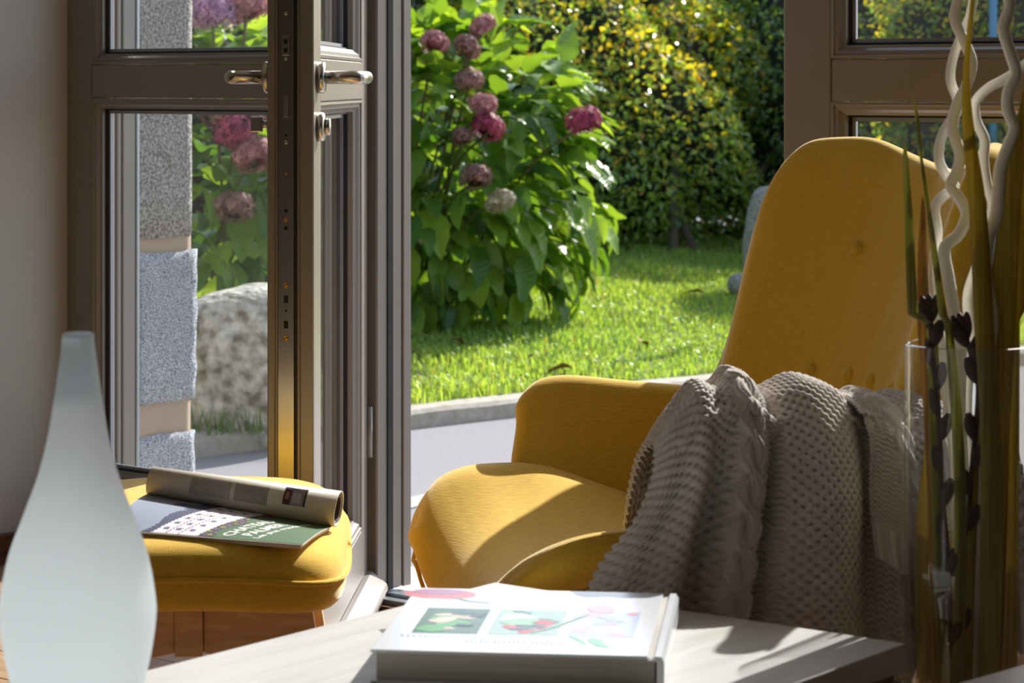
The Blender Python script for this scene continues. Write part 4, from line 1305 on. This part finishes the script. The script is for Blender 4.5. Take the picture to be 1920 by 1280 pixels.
def sheet_solid(pts, nr, th):
    """front and back layer joined at the rim"""
    global off
    Ns, Nt = pts.shape[:2]
    a_ = pts.reshape(-1, 3)
    st_ = 4
    Vs.append(a_); Fs.append(grid_faces(Ns, Nt, off)); o1 = off; off += len(a_)
    b_ = (pts - nr * th).reshape(-1, 3)
    Vs.append(b_); Fs.append(grid_faces(Ns, Nt, off, True)); o2 = off; off += len(b_)
    idx = np.arange(Ns * Nt).reshape(Ns, Nt)
    loop = np.concatenate([idx[:, 0], idx[-1, 1:], idx[::-1, -1][1:], idx[0, ::-1][1:-1]])
    nx_ = np.roll(loop, -1)
    Fs.append(np.stack([loop + o1, nx_ + o1, nx_ + o2, loop + o2], -1))
p1, n1 = throw_sheet(0.0, 1.06, 380, 560, 0.0, lambda s: 0.265 + 0.02 * np.sin(s * 6), 0.0)
sheet_solid(p1, n1, 0.006)
p2, n2 = throw_sheet(0.60, 1.10, 170, 330, 0.020, lambda s: 0.39 - 0.30 * (s - .78), 0.20, hem=True)
sheet_solid(p2, n2, 0.006)
me = fast_mesh('knitted_throw', np.concatenate(Vs), np.concatenate(Fs)); smooth_mesh(me)
thr = mesh_obj('knitted_throw', me, M['knit']); thr.location = CO; thr.rotation_euler.z = CA
tag(thr, 'chunky taupe cable-knit throw draped over the near chair arm', 'throw blanket')

# ------------------------------------------------------------------ ottoman
OT = Vector((-0.462, 3.748, 0)); OA = R(4)
ott = empty('ottoman', OT, OA); tag(ott, 'mustard yellow ottoman on beech plywood legs under the magazine', 'ottoman')
HX, HY = 0.222, 0.266
def superell(k, n=4.2, m=72):
    out = []
    for i in range(m):
        a_ = 2 * math.pi * i / m
        c_, s_ = math.cos(a_), math.sin(a_)
        r_ = (abs(c_) ** n + abs(s_) ** n) ** (-1 / n)
        out.append((c_ * r_ * k, s_ * r_ * k))
    return out
def otop(u, w_):
    z = float(sm_interp([-1.0, -0.85, -0.5, 0.0, 0.5, 0.85, 1.0], [0.409, 0.415, 0.424, 0.433, 0.438, 0.438, 0.430], np.array([w_]))[0, 0])
    return z - 0.030 * max(0, u) ** 2.5 * (1 - 0.8 * max(0, w_)) - 0.012 * max(0, -u) ** 3
rings = [(0.0, 0), (0.3, 0), (0.55, 0), (0.75, 0.001), (0.87, 0.004), (0.94, 0.011), (0.98, 0.022), (1.0, 0.038), (0.995, 0.046), (0.997, 0.050), (0.99, 0.066), (0.965, 0.084), (0.92, 0.094), (0.80, 0.098), (0.4, 0.098), (0.0, 0.098)]
V = []; Fc = []; mseg = 72
for (k, dz) in rings:
    for (a_, b_) in superell(max(k, 0.001)):
        z = otop(a_, b_) - dz
        if dz > 0.046: z -= 0.012 * abs(a_) * 0 
        V.append((a_ * HX, b_ * HY, z))
for r_ in range(len(rings) - 1):
    for k in range(mseg):
        k2 = (k + 1) % mseg
        Fc.append((r_ * mseg + k, (r_ + 1) * mseg + k, (r_ + 1) * mseg + k2, r_ * mseg + k2))
o = pyd('cushion', V, Fc, M['yellow'], ott, smooth=True)
bm = bmesh.new(); bm.from_mesh(o.data); bmesh.ops.recalc_face_normals(bm, faces=bm.faces[:]); bm.to_mesh(o.data); bm.free(); smooth_mesh(o.data)
sub = o.modifiers.new('sub', 'SUBSURF'); sub.levels = 1; sub.render_levels = 1
pts = [(a_ * HX * 1.004, b_ * HY * 1.004, otop(a_, b_) - 0.048 - 0.012 * (0.5 - 0.5 * math.cos(0))) for (a_, b_) in superell(1.0)]
pts = [(x, y, z + 0.006) for (x, y, z) in pts]; pts.append(pts[0])
cush = o
tube('piping', pts, 0.0042, M['yellow'], cush, seg=8)
box('zip_gap', -0.052, -0.049, -HY - 0.0015, -HY + 0.01, 0.305, 0.336, M['paper'], cush, 0.0005)
# plywood legs: front and rear frames with an arched underside
arch = [(0.0, 0.316), (0.150, 0.316), (0.168, 0.20), (0.188, 0.0), (0.150, 0.0), (0.118, 0.15), (0.085, 0.215), (0.045, 0.243), (0.0, 0.252)]
archl = [(-x, z) for (x, z) in arch][::-1]
for yb in (-0.185, 0.185):
    prism('leg_board', [(0.020 + x, z) for x, z in arch], yb - 0.012, yb + 0.012, M['beech'], ott, bev=0.002)
    prism('leg_board', [(-0.020 + x, z) for x, z in archl], yb - 0.012, yb + 0.012, M['beech'], ott, bev=0.002)
    box('centre_block', -0.0195, 0.0195, yb - 0.02, yb + 0.02, 0.248, 0.314, M['beech'], ott, 0.002)
box('stretcher', -0.02, 0.02, -0.163, 0.163, 0.26, 0.30, M['beech'], ott, 0.003)

# ------------------------------------------------------------------ magazine on the ottoman
zp = 0.412
zl, zr = 0.442, 0.404
def G(u, v, z):
    Y = (EYE - z) * F / (v - HOR)
    return Vector(((u - 960) / F * Y, Y, z))
mA = G(272, 934, zl); mB = G(620, 994, zr)
ax = (mB - mA); Lr = ax.length; ax.normalize()
mag_a = math.atan2(ax.y, ax.x)
mag = empty('magazine', mA, mag_a); mag.rotation_euler.y = math.asin((zl - zr) / Lr); tag(mag, 'open magazine with rolled-over pages lying on the ottoman', 'magazine')
# local: x along the roll, y: -towards the room
PD = 0.158
def page_z(x, y):
    k = min(1, max(0, -y / PD))
    return 0.004 + 0.003 * math.sin(k * math.pi) - (0.024 - 0.026 * x / Lr) * k ** 1.5
def page_sheet(name, z_off, x0, x1, y0, y1, mat, nx=12, ny=8, parent=None, th=0.0012):
    V = []; Fc = []
    for lay in (0, -th):
        for i in range(nx + 1):
            for j in range(ny + 1):
                x = x0 + (x1 - x0) * i / nx; y = y0 + (y1 - y0) * j / ny
                V.append((x, y, page_z(x, y) + z_off + lay))
    n_ = (nx + 1) * (ny + 1)
    for i in range(nx):
        for j in range(ny):
            a_ = i * (ny + 1) + j; b_ = a_ + 1; c_ = a_ + ny + 2; d_ = a_ + ny + 1
            Fc.append((a_, d_, c_, b_)); Fc.append((n_ + a_, n_ + b_, n_ + c_, n_ + d_))
    for i in range(nx):
        for j in (0, ny):
            a_ = i * (ny + 1) + j; d_ = a_ + ny + 1; Fc.append((a_, d_, n_ + d_, n_ + a_))
    for j in range(ny):
        for i in (0, nx):
            a_ = i * (ny + 1) + j; b_ = a_ + 1; Fc.append((a_, b_, n_ + b_, n_ + a_))
    return pyd(name, V, Fc, mat, parent)
page_sheet('page_stack', 0.0, 0.004, Lr - 0.004, -PD + 0.004, 0.01, M['paper'], parent=mag, th=0.006)
pg = page_sheet('page', 0.0012, 0.0, Lr, -PD, 0.012, M['paper'], nx=22, ny=35, parent=mag, th=0.0006)
# printed picture: sky, slate roof, pale facade with windows, dark shrubs, green lawn (picture bottom is to the right)
L1 = 0.0003
def pic_colour(p, q):
    ps = p + 0.20 * q - 0.02
    if ps < 0.31 - 0.05 * (q > .12) * 0: base_ = 0
    elif ps < 0.40: base_ = 1
    elif ps < 0.635: base_ = 2
    elif ps < 0.70 + 0.02 * math.sin(q * 14): base_ = 3
    else: base_ = 4
    if base_ == 1 and (ps - .31) < 0.03 + 0.02 * math.sin(q * 9) and q > .35: base_ = 0
    if base_ == 0 and abs(q - .22) < .05 and ps > .22: base_ = 1
    if base_ == 2:
        for c_ in (.435, .50, .57):
            if abs(ps - c_) < .013 and (q * 7.0) % 1.0 < .42: return 5
        if abs(ps - .47) < .005 or abs(ps - .535) < .005: return 6
    if base_ == 3:
        n_ = math.sin(p * 71 + q * 23) * math.sin(q * 41 - p * 17)
        return 7 if n_ > .55 else (8 if n_ < -.6 else 3)
    return base_
gx, gy = 110, 70
V = []; Fc = []; FM = []
for i in range(gx + 1):
    for j_ in range(gy + 1):
        x = Lr * (0.004 + 0.992 * i / gx); y = 0.008 - (PD + 0.006) * j_ / gy
        V.append((x, y, page_z(x, y) + 0.0018))
for i in range(gx):
    for j_ in range(gy):
        a_ = i * (gy + 1) + j_
        Fc.append((a_, a_ + 1, a_ + gy + 2, a_ + gy + 1)); FM.append(pic_colour((i + .5) / gx, (j_ + .5) / gy))
pcols = [(138, 148, 168), (66, 72, 98), (214, 210, 220), (46, 52, 58), (66, 100, 62), (92, 96, 124), (160, 146, 144), (122, 84, 108), (146, 138, 60)]
pyd('printed_picture', V, Fc, [flat(*c_) for c_ in pcols], pg, fmats=FM)

def text_mesh(s_, size):
    c_ = bpy.data.curves.new('t', 'FONT'); c_.body = s_; c_.size = size; c_.align_x = 'LEFT'
    c_.offset = size * 0.018; c_.resolution_u = 3
    ob = bpy.data.objects.new('t', c_); COL.objects.link(ob)
    dg = bpy.context.evaluated_depsgraph_get()
    me = bpy.data.meshes.new_from_object(ob.evaluated_get(dg))
    bpy.data.objects.remove(ob)
    me.materials.clear()
    return me
def page_text(s_, size, p, q_start, q_len, parent, cap=0.055, rgb=(240, 238, 236)):
    me = text_mesh(s_, size)
    xs_ = [v.co.x for v in me.vertices]; wdt = max(xs_)
    k = q_len * PD / wdt; ky = cap * Lr / max(v.co.y for v in me.vertices)
    for v in me.vertices:
        tx_, ty_ = v.co.x * k, v.co.y * ky
        y = -q_start * PD + tx_; x = (p - 0.20 * (-y / PD) + 0.02) * Lr - ty_
        v.co = (x, y, page_z(x, y) + 0.0022)
    me.materials.append(flat(*rgb))
    return mesh_obj('printed_title', me, None, parent)
page_text('CHATEAU', 0.03, .785, .93, .66, pg)
page_text('PALMER', 0.03, .870, .88, .54, pg)
page_text("Les plus grands vins", 0.012, .925, .93, .80, pg, cap=0.032)

# rolled-over pages: a tube of several turns
RR = 0.0205
def roll_pt(x, a_, r_):
    k = 1.0 + 0.26 * x / Lr
    return (x, 0.016 + r_ * k * math.sin(a_), 0.003 + (RR - r_ * math.cos(a_)) * k)
def roll(name, r_of, a0, a1, mat, parent, x0, x1, na=48, th=0.0012):
    V = []; Fc = []
    for i in range(na + 1):
        a_ = a0 + (a1 - a0) * i / na
        for x in (x0, x1):
            r_ = r_of(i / na)
            V.append(roll_pt(x, a_, r_)); V.append(roll_pt(x, a_, r_ - th))
    for i in range(na):
        b_ = i * 4; c_ = b_ + 4
        Fc += [(b_, b_ + 2, c_ + 2, c_), (b_ + 1, c_ + 1, c_ + 3, b_ + 3), (b_, c_, c_ + 1, b_ + 1), (b_ + 2, b_ + 3, c_ + 3, c_ + 2)]
    return pyd(name, V, Fc, mat, parent, smooth=True)
rp_ = roll('rolled_page', lambda t: RR, math.pi * 0.02, math.pi * 1.97, M['paper'], mag, 0.0, Lr + 0.004)
roll('rolled_page', lambda t: RR - 0.0025 - 0.004 * t, -0.4, math.pi * 1.9, flat(70, 58, 52), mag, 0.003, Lr + 0.001)
def on_roll(name, x0, x1, a0, a1, lift, rgb, na=6):
    V = []; Fc = []
    for i in range(na + 1):
        a_ = a0 + (a1 - a0) * i / na
        V.append(roll_pt(x0, a_, RR + lift)); V.append(roll_pt(x1, a_, RR + lift))
    for i in range(na): Fc.append((i * 2, i * 2 + 1, i * 2 + 3, i * 2 + 2))
    return V, Fc
Vt = []; Ft = []
for c0_, c1_ in ((.235, .455), (.475, .655)):
    nl = 28
    for i in range(nl):
        x = (c0_ + (c1_ - c0_) * i / nl) * Lr
        v_, f_ = on_roll('l', x, x + 0.0010, -math.pi * 0.78 + 0.02 * random.random(), -math.pi * 0.42 - 0.05 * random.random() * (i % 4 == 0), 0.0003, None)
        k0 = len(Vt); Vt += v_; Ft += [tuple(a_ + k0 for a_ in f__) for f__ in f_]
pyd('printed_text_columns', Vt, Ft, M['ink'], rp_)
for (x0, x1, a0, a1, rgb) in ((.735, .855, -.86, -.50, (150, 132, 140)), (.735, .775, -.86, -.50, (74, 42, 42)), (.745, .765, -.74, -.60, (176, 120, 116)), (.735, .855, -.86, -.80, (60, 44, 50)), (.845, .855, -.86, -.50, (52, 44, 48)), (.785, .83, -.74, -.55, (186, 172, 180))):
    v_, f_ = on_roll('p', x0 * Lr, x1 * Lr, a0 * math.pi, a1 * math.pi, 0.0003 + 0.0002 * ((x1 - x0) < .1) + 0.0001 * ((x1 - x0) < .03), None)
    pyd('printed_portrait', v_, f_, flat(*rgb), rp_)

# ------------------------------------------------------------------ coffee table
TZ = 0.40
tab = empty('coffee_table', (-0.0226, 3.30, 0), R(-37.2)); tag(tab, 'limed oak coffee table with book and white vase on top', 'table')
TW, TL = 0.597, 1.35
box('tabletop', 0, TW, -TL, 0, TZ - 0.032, TZ, M['oak'], tab, 0.002, 2)
box('apron', 0.010, TW - 0.010, -TL + 0.01, -0.010, TZ - 0.042, TZ - 0.0325, M['oakdark'], tab, 0.001)
box('drawer_front', TW - 0.022, TW - 0.004, -0.56, -0.105, TZ - 0.16, TZ - 0.043, M['oakdark'], tab, 0.002)
box('drawer_front', TW - 0.022, TW - 0.004, -1.03, -0.565, TZ - 0.16, TZ - 0.043, M['oakdark'], tab, 0.002)
box('side_panel', 0.006, 0.024, -TL + 0.08, -0.085, TZ - 0.16, TZ - 0.043, M['oakdark'], tab, 0.002)
box('end_panel', 0.08, TW - 0.08, -0.024, -0.006, TZ - 0.16, TZ - 0.043, M['oakdark'], tab, 0.002)
for x0 in (0.004, TW - 0.084):
    for y0 in (-0.084, -TL + 0.004):
        box('leg', x0, x0 + 0.08, y0, y0 + 0.08, 0.0, TZ - 0.043, M['oakdark'], tab, 0.003, 2)

# light side table in the near right corner
stb = empty('side_table', (0.474, 2.743, 0), R(-45)); tag(stb, 'pale side table at the bottom right corner in front of the glass vase', 'table')
box('tabletop', 0.0, 0.40, -0.30, 0.20, 0.372, 0.40, M['oak'], stb, 0.004, 2)
for x0 in (0.02, 0.35):
    for y0 in (-0.28, 0.15):
        box('leg', x0, x0 + 0.03, y0, y0 + 0.03, 0.0, 0.3715, M['oak'], stb, 0.003)

# ------------------------------------------------------------------ book
bk = empty('hardback_book', (-0.152, 2.742, TZ), R(-6.3)); tag(bk, 'white hardback book with flower pictures lying on the coffee table', 'book')
BW, BD, BH = 0.311, 0.340, 0.036
box('back_cover', 0, BW, 0, BD, 0.0, 0.003, M['cover'], bk, 0.001)
fcv = box('front_cover', 0, BW - 0.014, 0, BD, BH - 0.003, BH, M['cover'], bk, 0.001)
box('page_block', 0.006, BW - 0.006, 0.005, BD - 0.005, 0.0032, BH - 0.0032, M['pages'], bk, 0.0005)
prism('spine', [(BW - 0.0135, BH - 0.0045), (BW - 0.009, BH - 0.0035), (BW - 0.006, BH - 0.0002), (BW + 0.001, BH - 0.0005), (BW + 0.004, BH - 0.006), (BW + 0.004, 0.006), (BW + 0.001, 0.0005), (BW - 0.004, 0.0035), (BW - 0.004, BH - 0.006)], 0, BD, M['cover'], bk)
def bpatch(name, poly, rgb, lift=0.0002):
    V = [(p * BW, q * BD, BH + lift) for p, q in poly]
    return pyd(name, V, [tuple(range(len(V)))], flat(*rgb, 0.25), fcv)
def blob(cx, cy, rx, ry, n=18, rot=0.0, jag=0.0, seed=0):
    r_ = random.Random(seed)
    out = []
    for i in range(n):
        a_ = 2 * math.pi * i / n; k = 1 + jag * r_.uniform(-1, 1)
        x, y = math.cos(a_) * rx * k, math.sin(a_) * ry * k
        out.append((cx + x * math.cos(rot) - y * math.sin(rot), cy + x * math.sin(rot) + y * math.cos(rot)))
    return out
def photo(x0, x1, y0, y1, bgc, blobs, seed):
    bpatch('cover_photo', [(x0, y0), (x1, y0), (x1, y1), (x0, y1)], bgc)
    r_ = random.Random(seed)
    for k, (rgb, n, s_) in enumerate(blobs):
        for i in range(n):
            sx, sy = s_ * r_.uniform(.6, 1.2) * (x1 - x0), s_ * r_.uniform(.2, .5) * (y1 - y0)
            cx = r_.uniform(x0 + sx, x1 - sx); cy = r_.uniform(y0 + sx, y1 - sx) if y1 - y0 > 2 * sx else (y0 + y1) / 2
            bpatch('cover_photo_shape', [(min(max(a_, x0), x1), min(max(b_, y0), y1)) for a_, b_ in blob(cx, cy, sx, sy, 14, r_.uniform(-.6, .9), .15, i)], rgb, 0.0003 + 0.00006 * k + 0.000005 * i)
photo(.10, .335, .26, .66, (66, 96, 58), [((186, 170, 140), 4, .26), ((40, 70, 44), 4, .2), ((80, 150, 60), 4, .3), ((206, 186, 166), 3, .22), ((34, 44, 40), 3, .12)], 4)
photo(.37, .62, .26, .66, (150, 172, 160), [((206, 214, 224), 4, .28), ((70, 110, 80), 4, .2), ((190, 40, 40), 5, .16), ((60, 70, 90), 3, .14), ((140, 190, 140), 3, .24)], 8)
photo(.65, .89, .26, .66, (176, 186, 216), [((196, 206, 228), 4, .3), ((214, 168, 190), 4, .2), ((226, 150, 160), 2, .14), ((160, 170, 200), 3, .2)], 12)
bpatch('cover_poppy', blob(.11, .90, .14, .085, 20, -.1, .08, 3), (206, 100, 100))
bpatch('cover_poppy', blob(.10, .93, .10, .05, 18, 0, .1, 5), (160, 96, 130), .0003)
bpatch('cover_stem', [(.16, .84), (.22, .78), (.32, .75), (.32, .762), (.23, .795), (.17, .85)], (96, 130, 120), .0003)
bpatch('cover_poppy', blob(.74, .70, .05, .07, 16, .4, .1, 6), (226, 160, 172), .0005)
bpatch('cover_leaf', [(.66, .25), (.70, .19), (.74, .12), (.72, .20), (.68, .26)], (120, 172, 140), .0003)
bpatch('cover_leaf', [(.74, .25), (.78, .22), (.82, .10), (.77, .12), (.73, .20)], (120, 172, 140), .0003)
bpatch('cover_stem', [(.52, .30), (.60, .42), (.70, .62), (.712, .62), (.61, .40), (.53, .29)], (120, 160, 130), .0006)
# blurred lettering: short dark strokes
for i in range(26):
    x = .07 + i * .0215
    bpatch('cover_lettering', [(x, .205), (x + .010, .205), (x + .010, .222), (x, .222)], (120, 126, 150))
r_ = random.Random(3)
for i in range(22):
    x = .31 + i * .0165
    if i in (13,): continue
    h_ = r_.choice((.035, .05, .035, .06))
    bpatch('cover_lettering', [(x, .125), (x + .006, .125), (x + .009, .125 + h_), (x + .003, .125 + h_)], (96, 96, 120))

# ------------------------------------------------------------------ white vase
wv = empty('white_vase', (-0.417, 2.46, TZ)); tag(wv, 'tall white opal glass bottle vase on the coffee table', 'vase')
vprof = [(.0, .0), (.030, .0), (.042, .006), (.056, .04), (.068, .085), (.0742, .125), (.0735, .150), (.066, .190), (.052, .228), (.0385, .265), (.0295, .300), (.0235, .335), (.0190, .365), (.0162, .388), (.0150, .400)]
vp = catmull([(a_, b_, 0) for a_, b_ in vprof[1:]], 5)
outp = [(0.0, 0.0)] + [(float(p[0]), float(p[1])) for p in vp]
inn = [(outp[-1][0] - 0.0015, 0.4012)] + [(r_ - 0.003, z) for r_, z in outp[::-1] if z > 0.33]
lathe('body', outp + inn, M['opal'], wv, seg=64)
lathe('rim', [(.0118, .3985), (.0150, .3985), (.0154, .4006), (.0135, .4022), (.0120, .4008)], M['opal'], wv, seg=48)

# ------------------------------------------------------------------ glass vase with dried stems
VC = Vector((0.565, 3.16, 0)); VR = 0.080; VH = 0.722
gv = empty('glass_vase', VC); tag(gv, 'tall clear glass cylinder vase at the right edge', 'vase')
lathe('body', [(0.0, 0.0), (VR - .003, 0.0), (VR, .004), (VR, VH - .003), (VR - .0022, VH), (VR - .0045, VH - .003), (VR - .0045, .022), (VR - .012, .016), (0.0, .016)], M['vaseglass'], gv, seg=72)
def inside(p, m_=0.012):
    """keep the part of a stem that stands in the vase within its wall"""
    if p.z < VH + 0.04:
        q = Vector((p.x - VC.x, p.y - VC.y))
        lim = VR - m_
        if q.length > lim:
            q = q * (lim / q.length); p = Vector((VC.x + q.x, VC.y + q.y, p.z))
        if p.z < 0.022: p.z = 0.022
    return p
def stem_pts(px, Y):
    out = []
    for q in px:
        y_ = q[2] if len(q) > 2 else Y
        out.append(inside(P(q[0], q[1], y_)))
    return out
def twig(label, px, Y, r0):
    pts = catmull([tuple(p) for p in stem_pts(px, Y)], 6)
    n_ = len(pts)
    o = tube('willow_twig', pts, [r0 * (0.8 + 0.25 * i / n_) for i in range(n_)], M['twig'], None, seg=12)
    tag(o, label, 'twig', 'curly peeled twigs in the glass vase')
twig('thick curly white twig standing leftmost in the glass vase', [(1806, -120), (1818, -60), (1800, -10), (1790, 35), (1808, 78), (1822, 118), (1812, 160), (1795, 195), (1786, 240), (1800, 290), (1793, 325), (1783, 348), (1803, 378), (1812, 405), (1797, 440), (1771, 466), (1778, 520), (1790, 590), (1802, 660), (1800, 760), (1806, 900), (1800, 1100), (1812, 1400)], 3.14, .0078)
twig('thinner curly white twig twisted round the thick left one', [(1820, -80), (1826, -20), (1818, 30), (1802, 68), (1786, 112), (1782, 150), (1793, 182), (1798, 205), (1778, 232), (1763, 265), (1761, 302), (1778, 334), (1790, 352), (1768, 368), (1752, 392), (1757, 440), (1750, 520), (1758, 600), (1770, 700), (1790, 860), (1800, 1100), (1800, 1400)], 3.165, .0068)
twig('curly white twig bowing across to the right edge', [(1990, 60), (1950, 95), (1920, 122), (1888, 146), (1852, 166), (1829, 192), (1830, 225), (1846, 262), (1844, 300), (1850, 345), (1862, 385), (1850, 440), (1832, 500), (1815, 560), (1822, 640), (1812, 760), (1820, 1000), (1815, 1400)], 3.19, .0072)
twig('curly white twig rising straight along the right edge', [(1900, -90), (1884, -40), (1893, 10), (1881, 52), (1893, 95), (1905, 138), (1891, 172), (1890, 205), (1902, 240), (1890, 275), (1876, 315), (1872, 365), (1868, 405), (1852, 450), (1848, 520), (1860, 600), (1850, 700), (1845, 900), (1835, 1150), (1830, 1400)], 3.12, .0085)
def blade(label, px, Y, mat, tilt=0.15):
    """px: (u, v, half width in px); a long folded strap leaf"""
    raw = catmull([(q[0], q[1], q[2]) for q in px], 6)
    V = []; Fc = []
    for i, q in enumerate(raw):
        hw = max(q[2], 0.2)
        pc = P(q[0], q[1], Y); m_ = 0.006 + hw / F * Y
        pc = inside(pc, m_)
        w_ = hw / F * Y
        for (sx, dy_) in ((-1, 0.25), (-0.5, 0.08), (0, 0.0), (0.5, 0.10), (1, 0.28)):
            for lay in (0, 0.0007):
                V.append((pc.x + sx * w_, pc.y + dy_ * w_ + lay + sx * w_ * tilt, pc.z))
    n_ = len(raw)
    for i in range(n_ - 1):
        for k in range(4):
            a_ = i * 10 + k * 2; b_ = a_ + 10
            Fc.append((a_, a_ + 2, b_ + 2, b_)); Fc.append((a_ + 1, b_ + 1, b_ + 3, a_ + 3))
        a_ = i * 10; b_ = a_ + 10
        Fc.append((a_, b_, b_ + 1, a_ + 1)); Fc.append((a_ + 8, a_ + 9, b_ + 9, b_ + 8))
    o = pyd('strap_leaf', V, Fc, mat, None, smooth=True)
    tag(o, label, 'leaf', 'dried strap leaves in the glass vase')
    return o
blade('short green-brown strap leaf with a split tip at far left', [(1697, 262, .6), (1698, 300, 5), (1704, 400, 8), (1709, 520, 9.5), (1716, 640, 11), (1738, 900, 13), (1760, 1200, 14), (1775, 1450, 12)], 3.10, M['blade2'])
blade('brown-tipped strap leaf just right of the split one', [(1730, 368, .6), (1731, 400, 5), (1730, 480, 9), (1733, 600, 13), (1742, 700, 15), (1752, 900, 14), (1765, 1200, 14), (1785, 1450, 12)], 3.15, M['blade3'])
blade('thin wispy grass blade with a frayed tip', [(1690, 130, .3), (1704, 160, .6), (1715, 195, 2.5), (1722, 240, 4), (1728, 300, 3.2), (1738, 370, 4), (1752, 470, 6), (1764, 560, 7.5), (1777, 660, 9), (1792, 800, 11), (1800, 1000, 12), (1795, 1300, 12)], 3.09, M['blade2'])
blade('long broad olive leaf rising through the middle of the vase', [(1836, -120, 2), (1828, -40, 3), (1818, 60, 5), (1812, 150, 7), (1817, 250, 12), (1830, 350, 16), (1838, 450, 18), (1846, 600, 19), (1858, 800, 20), (1862, 1000, 22), (1850, 1400, 20)], 3.10, M['blade'])
blade('wide olive leaf leaning out to the right edge', [(1930, 120, 3), (1922, 190, 8), (1910, 270, 14), (1897, 380, 20), (1886, 500, 25), (1876, 640, 30), (1862, 800, 34), (1850, 1000, 36), (1830, 1200, 34), (1815, 1450, 28)], 3.115, M['blade'])
blade('short pointed brown leaf low beside the wide olive leaf', [(1878, 335, .6), (1880, 370, 5), (1884, 450, 9), (1882, 560, 11), (1880, 700, 12), (1876, 1000, 14), (1860, 1400, 12)], 3.165, M['blade3'])
blade('dark olive leaf standing against the far right wall of the vase', [(1928, 280, 1), (1922, 330, 12), (1912, 450, 20), (1905, 600, 24), (1900, 800, 26), (1896, 1000, 26), (1880, 1400, 22)], 3.19, M['blade'])
blade('yellowish leaf folded inside the vase at left', [(1735, 820, .6), (1738, 870, 8), (1735, 960, 16), (1738, 1100, 22), (1742, 1250, 22), (1750, 1450, 18)], 3.19, M['blade'])
blade('hidden olive leaf low in the vase', [(1810, 820, 2), (1806, 900, 10), (1800, 1050, 18), (1795, 1250, 20), (1795, 1450, 18)], 3.20, M['blade'])

# dark seed-pod stalks
def pods(label, px, Y, seed, petals_at_top=3):
    raw = [Vector(p) for p in catmull([tuple(p) for p in stem_pts(px, Y)], 6)]
    root = empty('seed_stalk', raw[-1]); tag(root, label, 'dried stalk', 'dark seed-pod stalks in the glass vase')
    base = raw[-1]
    tube('stem', [tuple(p - base) for p in raw], 0.0032, M['pod'], root, seg=8)
    r_ = random.Random(seed)
    def pod(p, dirv, L_, W_):
        V = []; Fc = []
        x_ = dirv.normalized(); y_ = x_.cross(Vector((0, 1, .2))).normalized(); z_ = x_.cross(y_)
        ns = 7
        for i in range(ns + 1):
            t = i / ns; w_ = W_ * math.sin(math.pi * min(1, (t * 0.86 + .06))) ** 0.8
            for k in range(8):
                a_ = 2 * math.pi * k / 8
                q = p + x_ * L_ * t + y_ * math.cos(a_) * w_ + z_ * math.sin(a_) * w_ * .45
                V.append(inside(q + Vector((0, 0, 0)), 0.007) - base)
        for i in range(ns):
            for k in range(8):
                k2 = (k + 1) % 8; Fc.append((i * 8 + k, i * 8 + k2, i * 8 + 8 + k2, i * 8 + 8 + k))
        Fc.append(tuple(range(8))[::-1]); Fc.append(tuple(ns * 8 + k for k in range(8)))
        pyd('seed_pod', V, Fc, M['pod'], root, smooth=True)
    top_ = raw[0]; d0 = (raw[0] - raw[3]).normalized()
    for k in range(petals_at_top):
        pod(top_ - d0 * .012, d0 + Vector((-.28 + .28 * k, 0, 0)), .036, .0065)
    step = max(2, len(raw) // 9)
    for i in range(4, len(raw) - 6, 4):
        dloc = (raw[i - 1] - raw[i]).normalized()
        sd = -1 if (i // 4) % 2 else 1
        pod(raw[i], dloc + Vector((sd * .35, -.1, 0)), .036, .0085)
    return root
pods('dark purple seed-pod stalk leaning over the left rim of the vase', [(1694, 592), (1706, 640), (1716, 690), (1738, 760), (1746, 830), (1752, 920), (1768, 1020), (1776, 1120), (1775, 1220), (1770, 1420)], 3.095, 2)
pods('dark purple seed-pod stalk in the middle of the vase', [(1808, 622), (1822, 670), (1834, 720), (1830, 800), (1822, 880), (1816, 960), (1800, 1080), (1795, 1250), (1790, 1420)], 3.11, 5)
